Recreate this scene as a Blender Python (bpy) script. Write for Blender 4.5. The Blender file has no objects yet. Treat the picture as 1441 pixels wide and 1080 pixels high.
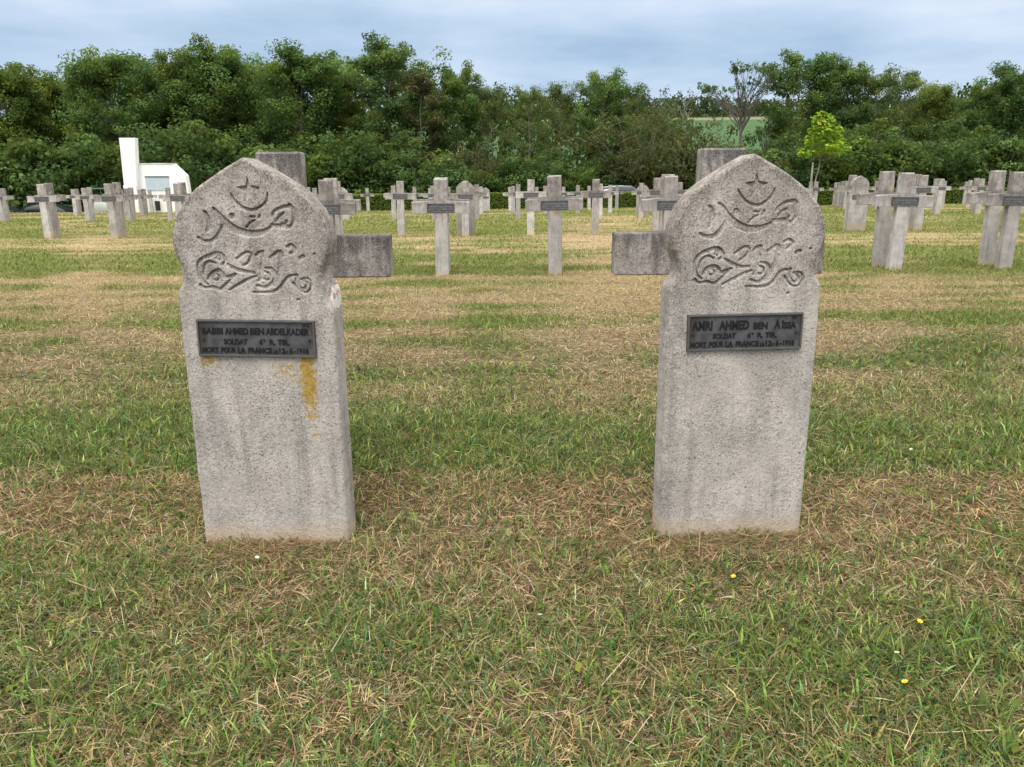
import bpy, bmesh, math, random
import numpy as np
from mathutils import Vector, Matrix
R = math.radians
scene = bpy.context.scene
COL = scene.collection

# ------------------------------------------------------------------ camera, sky, sun, exposure
cam_d = bpy.data.cameras.new("camera")
cam = bpy.data.objects.new("camera", cam_d)
COL.objects.link(cam)
scene.camera = cam
cam_d.sensor_width = 36.0
cam_d.lens = 36.0 * 1082.0 / 1441.0
cam_d.clip_start = 0.05
cam_d.clip_end = 9000.0
PITCH, ROLL = R(14.16), R(0.5)
cam.location = (0, 0, 1.15)
cam.matrix_world = Matrix.Translation((0, 0, 1.15)) @ Matrix.Rotation(R(90) - PITCH, 4, 'X') @ Matrix.Rotation(-ROLL, 4, 'Z')

SUN_EL, SUN_AZ = R(62), R(198)          # azimuth from +Y clockwise: behind the camera, a little left
world = bpy.data.worlds.new("World")
scene.world = world
world.use_nodes = True
nt = world.node_tree
for n in list(nt.nodes): nt.nodes.remove(n)
def wn(t, **kw):
    n = nt.nodes.new(t)
    for k, v in kw.items(): setattr(n, k, v)
    return n
w_out = wn('ShaderNodeOutputWorld')
sky = wn('ShaderNodeTexSky', sky_type='NISHITA', sun_disc=False, sun_elevation=SUN_EL, sun_rotation=SUN_AZ)
bg_sky = wn('ShaderNodeBackground'); bg_sky.inputs[1].default_value = 0.12
nt.links.new(sky.outputs[0], bg_sky.inputs[0])
tc = wn('ShaderNodeTexCoord')
sep = wn('ShaderNodeSeparateXYZ'); nt.links.new(tc.outputs['Generated'], sep.inputs[0])
def wmath(op, a, b=None, clamp=False):
    n = wn('ShaderNodeMath', operation=op); n.use_clamp = clamp
    for i, v in enumerate((a, b)):
        if v is None: continue
        if isinstance(v, (int, float)): n.inputs[i].default_value = v
        else: nt.links.new(v, n.inputs[i])
    return n.outputs[0]
zc = wmath('MAXIMUM', sep.outputs[2], 0.0)
den = wmath('ADD', zc, 0.09)
px = wmath('DIVIDE', sep.outputs[0], den)
py = wmath('DIVIDE', sep.outputs[1], den)
comb = wn('ShaderNodeCombineXYZ'); nt.links.new(px, comb.inputs[0]); nt.links.new(py, comb.inputs[1])
def wnoise(scale, detail, rough, off):
    m = wn('ShaderNodeMapping'); m.inputs['Location'].default_value = off
    nt.links.new(comb.outputs[0], m.inputs[0])
    n = wn('ShaderNodeTexNoise'); n.inputs['Scale'].default_value = scale
    n.inputs['Detail'].default_value = detail; n.inputs['Roughness'].default_value = rough
    nt.links.new(m.outputs[0], n.inputs[0]); return n.outputs[0]
n1 = wnoise(0.42, 5, 0.5, (3.1, 7.7, 0)); n2 = wnoise(1.3, 4, 0.55, (1.1, 2.2, 4))
nn = wmath('ADD', wmath('MULTIPLY', n1, 0.68), wmath('MULTIPLY', n2, 0.32))
nn = wmath('ADD', nn, wmath('MULTIPLY', wmath('SUBTRACT', wmath('ABSOLUTE', wmath('SUBTRACT', zc, 0.135)), 0.035), 1.1))
ramp = wn('ShaderNodeValToRGB'); nt.links.new(nn, ramp.inputs[0])
cr = ramp.color_ramp
cr.elements[0].position = 0.39; cr.elements[0].color = (0.36, 0.50, 0.68, 1)
cr.elements[1].position = 0.69; cr.elements[1].color = (0.83, 0.87, 0.95, 1)
e = cr.elements.new(0.53); e.color = (0.55, 0.675, 0.84, 1)
# an overcast sky is about three times brighter overhead than at the horizon
mr = wn('ShaderNodeMapRange'); mr.interpolation_type = 'SMOOTHSTEP'
nt.links.new(sep.outputs[2], mr.inputs[0])
mr.inputs[1].default_value = 0.2; mr.inputs[2].default_value = 0.95
mr.inputs[3].default_value = 0.71; mr.inputs[4].default_value = 2.3
mrw = wn('ShaderNodeMapRange'); nt.links.new(sep.outputs[2], mrw.inputs[0]); mrw.inputs[1].default_value = 0.24; mrw.inputs[2].default_value = 0.6
wmx = wn('ShaderNodeMix', data_type='RGBA'); nt.links.new(mrw.outputs[0], wmx.inputs[0]); nt.links.new(ramp.outputs[0], wmx.inputs[6]); wmx.inputs[7].default_value = (0.80, 0.772, 0.735, 1)
bg_c = wn('ShaderNodeBackground'); nt.links.new(wmx.outputs[2], bg_c.inputs[0]); nt.links.new(mr.outputs[0], bg_c.inputs[1])
mixw = wn('ShaderNodeMixShader'); mixw.inputs[0].default_value = 0.93
nt.links.new(bg_sky.outputs[0], mixw.inputs[1]); nt.links.new(bg_c.outputs[0], mixw.inputs[2])
nt.links.new(mixw.outputs[0], w_out.inputs[0])

sun_d = bpy.data.lights.new("sun", 'SUN'); sun_d.energy = 1.5; sun_d.angle = R(22); sun_d.color = (1.0, 0.96, 0.9)
sun = bpy.data.objects.new("sun", sun_d); COL.objects.link(sun)
sdir = Vector((math.sin(SUN_AZ) * math.cos(SUN_EL), math.cos(SUN_AZ) * math.cos(SUN_EL), math.sin(SUN_EL)))
sun.rotation_euler = sdir.to_track_quat('Z', 'Y').to_euler()
sun.location = (0, -10, 30)

vs = scene.view_settings
vs.view_transform = 'Standard'; vs.look = 'None'; vs.gamma = 1.0; vs.exposure = 0.62
try: vs.use_curve_mapping = False
except Exception: pass
scene.render.engine = 'CYCLES'
scene.cycles.max_bounces = 6; scene.cycles.diffuse_bounces = 3; scene.cycles.transmission_bounces = 3

# ------------------------------------------------------------------ helpers
def tag(o, label=None, cat=None, group=None, kind=None):
    if label: o['label'] = label
    if cat: o['category'] = cat
    if group: o['group'] = group
    if kind: o['kind'] = kind
    return o
def link(o, parent=None):
    COL.objects.link(o)
    if parent is not None: o.parent = parent
    return o
def empty(name, loc, rz=0.0):
    o = bpy.data.objects.new(name, None); o.location = loc; o.rotation_euler = (0, 0, rz)
    o.empty_display_size = 0.2
    return link(o)
def fast_mesh(name, V, F, mat=None, tint=None, smooth=False):
    """V (n,3), F (m,k) all faces of one size"""
    me = bpy.data.meshes.new(name)
    V = np.ascontiguousarray(V, np.float32); F = np.ascontiguousarray(F, np.int32)
    m, k = F.shape
    me.vertices.add(len(V)); me.vertices.foreach_set('co', V.ravel())
    me.loops.add(m * k); me.loops.foreach_set('vertex_index', F.ravel())
    me.polygons.add(m)
    me.polygons.foreach_set('loop_start', np.arange(0, m * k, k, dtype=np.int32))
    try: me.polygons.foreach_set('loop_total', np.full(m, k, np.int32))
    except Exception: pass
    if smooth: me.polygons.foreach_set('use_smooth', np.ones(m, bool))
    if tint is not None:
        a = me.attributes.new('tint', 'FLOAT_COLOR', 'POINT')
        c = np.ones((len(V), 4), np.float32); c[:, :3] = tint
        a.data.foreach_set('color', c.ravel())
    if mat: me.materials.append(mat)
    me.update(); me.validate(verbose=False)
    return me
def obj(name, me, parent=None, loc=(0, 0, 0), rot=(0, 0, 0)):
    o = bpy.data.objects.new(name, me); o.location = loc; o.rotation_euler = rot
    return link(o, parent)
def bm_mesh(name, bm, mat, smooth=False):
    me = bpy.data.meshes.new(name)
    bmesh.ops.recalc_face_normals(bm, faces=bm.faces[:])
    bm.to_mesh(me); bm.free()
    if mat: me.materials.append(mat)
    if smooth:
        for p in me.polygons: p.use_smooth = True
    return me
def add_box(bm, lo, hi, bevel=0.0):
    r = bmesh.ops.create_cube(bm, size=1.0)
    vs_ = r['verts']
    for v in vs_:
        v.co = Vector([lo[i] + (v.co[i] + 0.5) * (hi[i] - lo[i]) for i in range(3)])
    if bevel:
        es = list({e for v in vs_ for e in v.link_edges})
        bmesh.ops.bevel(bm, geom=es, offset=bevel, segments=2, affect='EDGES', profile=0.6)
def prism(bm, pts, y0, y1):
    """extrude an xz outline from y0 to y1"""
    a = [bm.verts.new((x, y0, z)) for x, z in pts]; b = [bm.verts.new((x, y1, z)) for x, z in pts]
    n = len(pts)
    bm.faces.new(a); bm.faces.new(b[::-1])
    for i in range(n): bm.faces.new((a[i], b[i], b[(i + 1) % n], a[(i + 1) % n]))
    return a, b
_rs = np.random.RandomState(7)
_T = [_rs.rand(256, 256) for _ in range(8)]
def vnoise(x, y, seed=0):
    T = _T[seed % 8]
    x = np.asarray(x, float) + seed * 17.3; y = np.asarray(y, float) + seed * 9.1
    ix = np.floor(x).astype(int); iy = np.floor(y).astype(int)
    fx = x - ix; fy = y - iy; fx = fx * fx * (3 - 2 * fx); fy = fy * fy * (3 - 2 * fy)
    a = T[ix & 255, iy & 255]; b = T[(ix + 1) & 255, iy & 255]; c = T[ix & 255, (iy + 1) & 255]; d = T[(ix + 1) & 255, (iy + 1) & 255]
    return (a * (1 - fx) + b * fx) * (1 - fy) + (c * (1 - fx) + d * fx) * fy
def fbm(x, y, oct=4, seed=0):
    s = 0; a = 0.5; t = 0
    for i in range(oct):
        s = s + a * vnoise(x * 2 ** i, y * 2 ** i, seed + i); t += a; a *= 0.5
    return s / t

# ------------------------------------------------------------------ materials
def mat_new(name):
    m = bpy.data.materials.new(name); m.use_nodes = True
    m.node_tree.nodes.clear() if hasattr(m.node_tree.nodes, 'clear') else None
    return m, m.node_tree
class NT:
    def __init__(s, name):
        s.m = bpy.data.materials.new(name); s.m.use_nodes = True; s.t = s.m.node_tree
        for n in list(s.t.nodes): s.t.nodes.remove(n)
        s.out = s.n('ShaderNodeOutputMaterial')
    def n(s, t, **kw):
        n = s.t.nodes.new(t)
        for k, v in kw.items(): setattr(n, k, v)
        return n
    def l(s, a, b): s.t.links.new(a, b)
    def setin(s, sock, v):
        if isinstance(v, bpy.types.NodeSocket): s.l(v, sock)
        else: sock.default_value = v
    def math(s, op, a, b=0.0, clamp=False):
        n = s.n('ShaderNodeMath', operation=op); n.use_clamp = clamp
        s.setin(n.inputs[0], a); s.setin(n.inputs[1], b); return n.outputs[0]
    def noise(s, vec, scale, detail=3.0, rough=0.55, dist=0.0):
        n = s.n('ShaderNodeTexNoise'); s.l(vec, n.inputs[0])
        n.inputs['Scale'].default_value = scale; n.inputs['Detail'].default_value = detail
        n.inputs['Roughness'].default_value = rough; n.inputs['Distortion'].default_value = dist
        return n.outputs[0]
    def mapr(s, v, a, b, c=0.0, d=1.0, smooth=True):
        n = s.n('ShaderNodeMapRange'); n.interpolation_type = 'SMOOTHSTEP' if smooth else 'LINEAR'
        s.setin(n.inputs[0], v)
        for i, q in zip((1, 2, 3, 4), (a, b, c, d)): n.inputs[i].default_value = q
        return n.outputs[0]
    def mix(s, f, a, b, blend='MIX'):
        n = s.n('ShaderNodeMix', data_type='RGBA', blend_type=blend)
        s.setin(n.inputs[0], f)
        for sock, v in ((n.inputs[6], a), (n.inputs[7], b)):
            if isinstance(v, tuple): v = (*v, 1.0)[:4]
            s.setin(sock, v)
        return n.outputs[2]
    def mapping(s, vec, scale=(1, 1, 1), loc=(0, 0, 0)):
        n = s.n('ShaderNodeMapping'); s.l(vec, n.inputs[0]); n.inputs['Scale'].default_value = scale
        s.setin(n.inputs['Location'], loc) if not isinstance(loc, tuple) else setattr(n.inputs['Location'], 'default_value', loc)
        return n.outputs[0]
    def bsdf(s, col, rough=0.9, metal=0.0, bump=None, bstr=0.3, bdist=0.002, spec=0.3):
        b = s.n('ShaderNodeBsdfPrincipled')
        s.setin(b.inputs['Base Color'], (*col, 1.0) if isinstance(col, tuple) else col)
        s.setin(b.inputs['Roughness'], rough); b.inputs['Metallic'].default_value = metal
        b.inputs['Specular IOR Level'].default_value = spec
        if bump is not None:
            bp = s.n('ShaderNodeBump'); bp.inputs['Strength'].default_value = bstr; bp.inputs['Distance'].default_value = bdist
            s.l(bump, bp.inputs['Height']); s.l(bp.outputs[0], b.inputs['Normal'])
        s.l(b.outputs[0], s.out.inputs[0]); return b

def mat_simple(name, col, rough=0.6, metal=0.0, var=0.12, scale=30, spec=0.4):
    s = NT(name); tcn = s.n('ShaderNodeTexCoord')
    nz = s.noise(tcn.outputs['Object'], scale, 4)
    f = s.mapr(nz, 0.3, 0.7)
    c = s.mix(f, tuple(x * (1 - var) for x in col), tuple(min(1, x * (1 + var)) for x in col))
    s.bsdf(c, rough, metal, bump=nz, bstr=0.1, spec=spec); return s.m

def mat_stone(name, seed=0.0, near=False, lichen=None, stain=0.0, chip=False, top_z=0.8, base=(0.505, 0.462, 0.422)):
    """speckled cast concrete with dark algae on the upper part, pale run-off streaks and a soil line at the foot"""
    s = NT(name); tcn = s.n('ShaderNodeTexCoord'); oi = s.n('ShaderNodeObjectInfo')
    P0 = tcn.outputs['Object']
    sp = s.n('ShaderNodeSeparateXYZ'); s.l(P0, sp.inputs[0]); X, Y, Z = sp.outputs
    va = s.n('ShaderNodeVectorMath', operation='ADD'); s.l(P0, va.inputs[0])
    if near: va.inputs[1].default_value = (seed, seed * 2.3, seed * 0.7)
    else:
        cb = s.n('ShaderNodeCombineXYZ'); q = s.math('MULTIPLY', oi.outputs['Random'], 37.0)
        s.l(q, cb.inputs[0]); s.l(q, cb.inputs[1]); s.l(cb.outputs[0], va.inputs[1])
    P = va.outputs[0]
    c = s.mix(s.mapr(s.noise(P, 6.0, 5, 0.65), 0.32, 0.68), tuple(x * 0.74 for x in base), tuple(min(1, x * 1.1) for x in base))
    # vertical run-off streaks
    st = s.noise(s.mapping(P, (22, 22, 2.2)), 1.0, 4)
    c = s.mix(s.mapr(st, 0.5, 0.70, 0, 0.6), c, (0.24, 0.22, 0.205))
    c = s.mix(s.mapr(st, 0.44, 0.27, 0, 0.5), c, (0.60, 0.56, 0.53))
    # dark algae mottling, heavier towards the top
    hz = s.mapr(Z, top_z - 0.25, top_z + 0.35, 0.0, 1.0)
    mo = s.noise(P, 14.0, 6, 0.65)
    am = s.math('MULTIPLY', s.mapr(mo, 0.42, 0.66), s.math('ADD', s.math('MULTIPLY', hz, 0.75), 0.08), True)
    c = s.mix(am, c, (0.155, 0.135, 0.12))
    c = s.mix(s.math('MULTIPLY', hz, 0.30), c, (0.30, 0.25, 0.21))
    if near:
        ro = s.n('ShaderNodeTexVoronoi'); s.l(s.mapping(P, (1, 1, 1)), ro.inputs['Vector']); ro.inputs['Scale'].default_value = 17.0
        wob = s.math('ADD', ro.outputs['Distance'], s.math('MULTIPLY', s.math('SUBTRACT', s.noise(P, 60, 5, 0.7), 0.5), 0.5))
        pick = s.mapr(s.noise(P, 4.0, 2), 0.5, 0.62)
        c = s.mix(s.math('MULTIPLY', s.mapr(wob, 0.30, 0.22), s.math('MULTIPLY', pick, 0.55)), c, (0.22, 0.21, 0.185))
        lo = s.noise(s.mapping(P, (5, 5, 2.2)), 1.0, 5, 0.6)
        c = s.mix(s.mapr(lo, 0.52, 0.68, 0, 0.5), c, (0.26, 0.235, 0.215))
    # aggregate speckle
    g1 = s.noise(P, 150.0, 3, 0.75); g2 = s.noise(P, 260.0, 2, 0.7); g3 = s.noise(P, 75.0, 4, 0.7)
    k = 1.0 if near else 0.5
    sv = s.math('ADD', s.mapr(s.noise(P, 7.0, 3), 0.35, 0.65, 0.45, 1.0), s.math('MULTIPLY', hz, 0.35), True)
    c = s.mix(s.math('MULTIPLY', s.mapr(g1, 0.50, 0.62, 0, 0.68 * k), sv), c, (0.105, 0.09, 0.08))
    c = s.mix(s.mapr(g2, 0.47, 0.37, 0, 0.50 * k), c, (0.70, 0.66, 0.63))
    c = s.mix(s.mapr(g3, 0.59, 0.67, 0, 0.7 * k), c, (0.11, 0.10, 0.095))
    if stain:
        bl = s.noise(s.mapping(P, (9, 9, 3)), 1.0, 6, 0.7)
        c = s.mix(s.math('MULTIPLY', s.mapr(bl, 0.44, 0.60), s.math('MULTIPLY', hz, stain * 0.85)), c, s.mix(s.mapr(g2, 0.4, 0.55), (0.15, 0.14, 0.135), (0.055, 0.05, 0.048)))
        dz_ = s.math('ADD', Z, s.math('MULTIPLY', s.math('SUBTRACT', s.noise(s.mapping(P, (26, 26, 3)), 1.0, 4, 0.7), 0.5), 0.30))
        c = s.mix(s.math('MULTIPLY', s.mapr(dz_, 0.93, 1.03), s.math('MULTIPLY', s.mapr(Z, 1.08, 1.03), stain * 0.75)), c, s.mix(s.mapr(g2, 0.42, 0.58), (0.13, 0.12, 0.115), (0.04, 0.036, 0.035)))
    if near:
        rim = s.n('ShaderNodeAttribute', attribute_name='rim').outputs['Fac']
        c = s.mix(s.math('MULTIPLY', rim, s.mapr(s.noise(P, 30, 5, 0.7), 0.36, 0.58, 0.15, 0.8)), c, s.mix(s.mapr(g1, 0.42, 0.56), (0.27, 0.235, 0.205), (0.085, 0.072, 0.064)))
    # soil line
    zz = s.math('ADD', Z, s.math('MULTIPLY', s.math('SUBTRACT', s.noise(P, 9.0, 3), 0.5), 0.06))
    c = s.mix(s.mapr(zz, 0.10, 0.02, 0, 0.6), c, (0.50, 0.38, 0.25))
    if lichen:
        ln = s.noise(P, 62.0, 6, 0.8); acc = None
        for (lx, lz, rx, rz, th) in lichen:
            dx = s.math('DIVIDE', s.math('SUBTRACT', X, lx), rx); dz = s.math('DIVIDE', s.math('SUBTRACT', Z, lz), rz)
            d = s.math('ADD', s.math('MULTIPLY', dx, dx), s.math('MULTIPLY', dz, dz))
            f = s.mapr(s.math('ADD', s.math('SUBTRACT', 1.0, d), s.math('MULTIPLY', s.math('SUBTRACT', ln, 0.5), 8.0)), th - 0.35, th + 0.55)
            f = s.math('MULTIPLY', f, s.mapr(d, 1.6, 1.0))
            acc = f if acc is None else s.math('MAXIMUM', acc, f)
        front = s.mapr(Y, 0.0, -0.03)
        c = s.mix(s.math('MULTIPLY', s.math('MULTIPLY', acc, front), 0.9), c, s.mix(s.mapr(s.noise(P, 90, 3), 0.35, 0.65), (0.30, 0.18, 0.015), (0.44, 0.28, 0.04)))
    if chip:
        dx = s.math('DIVIDE', s.math('SUBTRACT', X, 0.243), 0.013); dz = s.math('DIVIDE', s.math('SUBTRACT', s.math('ADD', Z, s.math('MULTIPLY', s.math('SUBTRACT', X, 0.24), 1.5)), 0.835), 0.040)
        d = s.math('ADD', s.math('ADD', s.math('MULTIPLY', dx, dx), s.math('MULTIPLY', dz, dz)), s.math('MULTIPLY', s.math('SUBTRACT', s.noise(P, 45, 4), 0.5), 1.6))
        c = s.mix(s.mapr(d, 1.0, 0.75), c, s.mix(s.mapr(s.noise(P, 60, 3), 0.5, 0.62), (0.70, 0.67, 0.64), (0.42, 0.27, 0.18)))
    if not near:
        hsv = s.n('ShaderNodeHueSaturation'); s.l(c, hsv.inputs['Color'])
        s.l(s.mapr(oi.outputs['Random'], 0, 1, 0.74, 1.14, False), hsv.inputs['Value']); c = hsv.outputs[0]
    bh = s.math('ADD', s.math('MULTIPLY', g1, 0.6), s.math('MULTIPLY', s.noise(P, 60, 4), 0.8))
    s.bsdf(c, 0.95, bump=bh, bstr=0.8 if near else 0.3, bdist=0.004, spec=0.15)
    return s.m

def mat_leaf(name, trans=0.3):
    s = NT(name); at = s.n('ShaderNodeAttribute', attribute_name='tint'); oi = s.n('ShaderNodeObjectInfo')
    c = s.mix(1.0, at.outputs['Color'], oi.outputs['Color'], 'MULTIPLY')
    d = s.n('ShaderNodeBsdfDiffuse'); s.l(c, d.inputs[0])
    t = s.n('ShaderNodeBsdfTranslucent'); s.l(s.mix(0.5, c, (0.12, 0.16, 0.02)), t.inputs[0])
    m = s.n('ShaderNodeMixShader'); m.inputs[0].default_value = trans
    s.l(d.outputs[0], m.inputs[1]); s.l(t.outputs[0], m.inputs[2]); s.l(m.outputs[0], s.out.inputs[0]); return s.m
def mat_grass():
    s = NT('grass_blade'); at = s.n('ShaderNodeAttribute', attribute_name='tint')
    c = at.outputs['Color']
    d = s.n('ShaderNodeBsdfDiffuse'); s.l(c, d.inputs[0])
    t = s.n('ShaderNodeBsdfTranslucent'); s.l(c, t.inputs[0])
    m = s.n('ShaderNodeMixShader'); m.inputs[0].default_value = 0.3
    s.l(d.outputs[0], m.inputs[1]); s.l(t.outputs[0], m.inputs[2]); s.l(m.outputs[0], s.out.inputs[0]); return s.m
def mat_ground():
    s = NT('lawn_and_fields'); at = s.n('ShaderNodeAttribute', attribute_name='tint'); tcn = s.n('ShaderNodeTexCoord')
    P = tcn.outputs['Object']
    a = s.noise(P, 55, 5, 0.7); b = s.noise(P, 9, 4)
    f = s.math('ADD', s.mapr(a, 0.3, 0.7, 0.55, 1.4), s.mapr(b, 0.3, 0.7, -0.15, 0.15))
    cb = s.n('ShaderNodeCombineXYZ')
    for i in range(3): s.l(f, cb.inputs[i])
    c = s.mix(1.0, at.outputs['Color'], cb.outputs[0], 'MULTIPLY')
    s.bsdf(c, 1.0, bump=a, bstr=0.6, bdist=0.02, spec=0.05); return s.m
def mat_bark(name, a, b):
    s = NT(name); tcn = s.n('ShaderNodeTexCoord'); P = tcn.outputs['Object']
    n = s.noise(s.mapping(P, (6, 6, 1.2)), 1.5, 5, 0.65)
    s.bsdf(s.mix(s.mapr(n, 0.35, 0.65), a, b), 0.9, bump=n, bstr=0.5, bdist=0.02, spec=0.1); return s.m
def mat_plaque(name, marks=False):
    s = NT(name); tcn = s.n('ShaderNodeTexCoord'); P = tcn.outputs['Object']
    n = s.noise(P, 25, 5, 0.6)
    c = s.mix(s.mapr(n, 0.35, 0.65), (0.072, 0.072, 0.077), (0.120, 0.122, 0.130))
    sp = s.n('ShaderNodeSeparateXYZ'); s.l(P, sp.inputs[0])
    ex = s.mapr(s.math('ABSOLUTE', sp.outputs[0]), 0.12, 0.18)
    c = s.mix(s.math('MULTIPLY', s.math('MULTIPLY', ex, s.mapr(s.noise(P, 14, 3), 0.4, 0.6)), 0.7), c, (0.060, 0.042, 0.034))
    if marks:
        row = s.math('ABSOLUTE', s.math('SINE', s.math('MULTIPLY', sp.outputs[2], 95.0)))
        mk = s.math('MULTIPLY', s.mapr(s.noise(s.mapping(P, (1, 1, 0.2)), 150, 2), 0.45, 0.6), s.mapr(row, 0.45, 0.75))
        c = s.mix(s.math('MULTIPLY', mk, 0.6), c, (0.30, 0.305, 0.315))
    s.bsdf(c, s.mapr(n, 0.3, 0.7, 0.42, 0.62), 0.35, bump=n, bstr=0.2, bdist=0.002, spec=0.4); return s.m

M_GROUND = mat_ground(); M_GRASS = mat_grass(); M_LEAF = mat_leaf('leaf', 0.45); M_MAPLE = mat_leaf('young_maple_leaf', 0.4)
M_BARK = mat_bark('bark', (0.09, 0.084, 0.073), (0.18, 0.168, 0.148)); M_PALEBARK = mat_bark('pale_bark', (0.17, 0.15, 0.12), (0.30, 0.27, 0.22))
M_STONE = mat_stone('cross_concrete', stain=0.6, top_z=0.85, base=(0.47, 0.435, 0.415))
M_STONE_PALE = mat_stone('pale_cross_concrete', stain=0.35, top_z=1.0, base=(0.53, 0.50, 0.485))
M_STONE_LICHEN = mat_stone('lichen_cross_concrete', stain=0.3, top_z=0.9, base=(0.50, 0.47, 0.45), lichen=[(0.035, 0.845, 0.06, 0.045, 0.6), (0.03, 0.80, 0.05, 0.04, 1.4)])
M_STONE_RUST = mat_stone('rusty_cross_concrete', stain=0.3, top_z=0.9, base=(0.50, 0.47, 0.45), lichen=[(0.02, 0.80, 0.014, 0.10, 0.4)])
M_STONE_DARK = mat_stone('dark_cross_concrete', near=True, seed=4.4, stain=1.0, top_z=0.72, base=(0.46, 0.42, 0.40))
M_STELE_A = mat_stone('headstone_concrete_with_lichen', near=True, seed=1.3, top_z=0.86, chip=True,
    lichen=[(0.148, 0.570, 0.025, 0.105, -0.1), (0.156, 0.47, 0.024, 0.07, 0.7), (0.160, 0.39, 0.024, 0.07, 1.3), (-0.170, 0.632, 0.034, 0.022, 0.5), (-0.13, 0.62, 0.06, 0.035, 1.5), (0.080, 0.600, 0.055, 0.06, 0.95)])
M_STELE_B = mat_stone('headstone_concrete', near=True, seed=6.1, top_z=0.86)
M_PLAQUE = mat_plaque('dark_bronze'); M_PLAQUE_FAR = mat_plaque('dark_bronze_with_worn_marks', True)
M_RIM = mat_simple('bronze_rim', (0.125, 0.118, 0.112), 0.5, 0.3); M_LETTER = mat_simple('dark_letters', (0.018, 0.018, 0.02), 0.5, 0.3)
M_SCREW = mat_simple('rusty_screw', (0.035, 0.022, 0.016), 0.8)

# ------------------------------------------------------------------ lawn: bands of mown grass, dry thatch and straw
GD = np.array([0.8,1.2,1.6,1.9,2.1,2.25,2.4,2.7,2.95,3.1,3.3,3.7,3.95,4.2,4.5,4.75,5.0,5.3,5.6,6.1,6.6,7.1,7.8,8.7,9.6,10.3,10.9,11.7,12.8,14,15.2,16.6,17.8,19.3,20.4,22,24,26,30,36,44,48,60])
GG = np.array([.48,.48,.50,.46,.38,.28,.16,.12,.22,.72,.85,.82,.62,.36,.24,.38,.55,.45,.24,.22,.46,.42,.22,.2,.3,.22,.48,.66,.58,.7,.45,.25,.34,.22,.46,.6,.46,.58,.5,.55,.5,.6,.5])
BD = np.array([0.8,1.5,2.0,2.2,2.5,2.9,3.1,3.3,4.0,5.0,60]); BB = np.array([.35,.35,.4,.55,.62,.55,.3,.15,.15,.06,.0])
def lawn_state(x, y):
    """greenness 0..1 and brown thatch 0..1 of the lawn at x, y"""
    yy = np.maximum(y + 0.010 * x * np.minimum(y, 12) * 0.5, 0.5)
    yy = yy * (1 + 0.10 * (fbm(x * 0.45, y * 0.8, 3, 2) - 0.5))
    g = np.interp(yy, GD, GG); b = np.interp(yy, BD, BB)
    s = np.clip(yy * 0.09, 0.22, 3.0)
    n = fbm(x / (s * 6.0), y / s, 4, 1) - 0.5
    n2 = fbm(x / 0.35, y / 0.16, 3, 4) - 0.5
    n3 = fbm(x / (s * 1.7), y / (s * .55), 3, 7) - 0.5
    g = 0.5 + (g - 0.46) * np.where(yy > 4, 1.5, 1.15); g = g + n * 0.8 + n3 * np.clip((yy - 3) / 3, 0, 1) * 2.0 + n2 * 0.75 * np.clip(8 / np.maximum(yy, 1), 0, 1) * 1.0
    g = g + 0.13 * np.clip((yy - 8) / 6, 0, 1) + 0.05 * np.clip((yy - 4) / 3, 0, 1)
    # thin mower lines far out
    g = g + 0.24 * np.clip((yy - 3.8) / .6, 0, 1) * np.clip((10 - yy) / 1, 0, 1) * np.sin(yy * 6.3 + 7 * fbm(x * 0.35, y * 0.5, 2, 4))
    g = g + np.where(yy > 9, 0.20 * np.sin(yy * 5.2 + 1.2 * fbm(x * 0.2, y * 0.6, 2, 3) * 6), 0)
    b = b + (fbm(x / 0.5, y / 0.3, 3, 5) - 0.5) * 0.9
    gs = np.clip((g - .18) / .64, 0, 1); gs = gs * gs * (3 - 2 * gs); k = np.clip((yy - 3.5) / 2, 0, 1) * .5; g = g * (1 - k) + gs * k
    # worn foot of the two near headstones
    for sx in (-0.79, 0.735):
        d = np.hypot((x - sx) / 0.45, (y - 2.34) / 0.16)
        w = np.clip(1.3 - d, 0, 1); g = g * (1 - 0.9 * w); b = np.maximum(b, 0.6 * w)
    return np.clip(g, 0, 1), np.clip(b, 0, 1)
C_GREEN = np.array((0.115, 0.180, 0.040)); C_YGREEN = np.array((0.195, 0.215, 0.066)); C_STRAW = np.array((0.44, 0.340, 0.200)); C_BROWN = np.array((0.30, 0.190, 0.102)); C_SHADED_SOIL = np.array((0.050, 0.037, 0.024))
def gz(x, y):
    x = np.asarray(x, float); y = np.asarray(y, float)
    z = 0.03 * (fbm(x * 0.8, y * 0.8, 3, 6) - 0.5) * np.clip(y * 0 + 1, 0, 1)
    # ground drops to a track where the vehicles stand, left beyond the lawn
    t = np.clip((y - 49.2) / 1.0, 0, 1); u = np.clip((-14.5 - x) / 1.5, 0, 1)
    z = z - 0.95 * t * t * (3 - 2 * t) * u * np.clip((120 - y) / 40, 0, 1)
    # fields rising beyond the wood
    el = np.interp(y, [95, 130, 200, 300, 330, 380, 600, 1200, 4000], [0.0, 1.4, 3.4, 4.72, 4.98, 5.05, 5.35, 5.2, 4.0])
    z = z + np.where(y > 95, y * np.tan(np.radians(el)) * (1 + 0.05 * (fbm(x / 260.0, y / 400.0, 2, 2) - 0.5)), 0)
    return z
def grow(a, b, s0, f):
    o = [a]; s = s0
    while o[-1] < b: o.append(o[-1] + s); s *= f
    return o
xs = np.arange(-11, 11.01, 0.085); gr = np.array(grow(11.1, 2200, 0.12, 1.075)); xs = np.concatenate([-gr[::-1], xs, gr])
ys = np.concatenate([-np.array(grow(2.1, 60, 0.2, 1.3))[::-1], np.arange(-2, 12, 0.075), np.array(grow(12.05, 94, 0.10, 1.022)), np.linspace(95.5, 420, 90), np.array(grow(430, 5200, 14, 1.09))])
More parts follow.
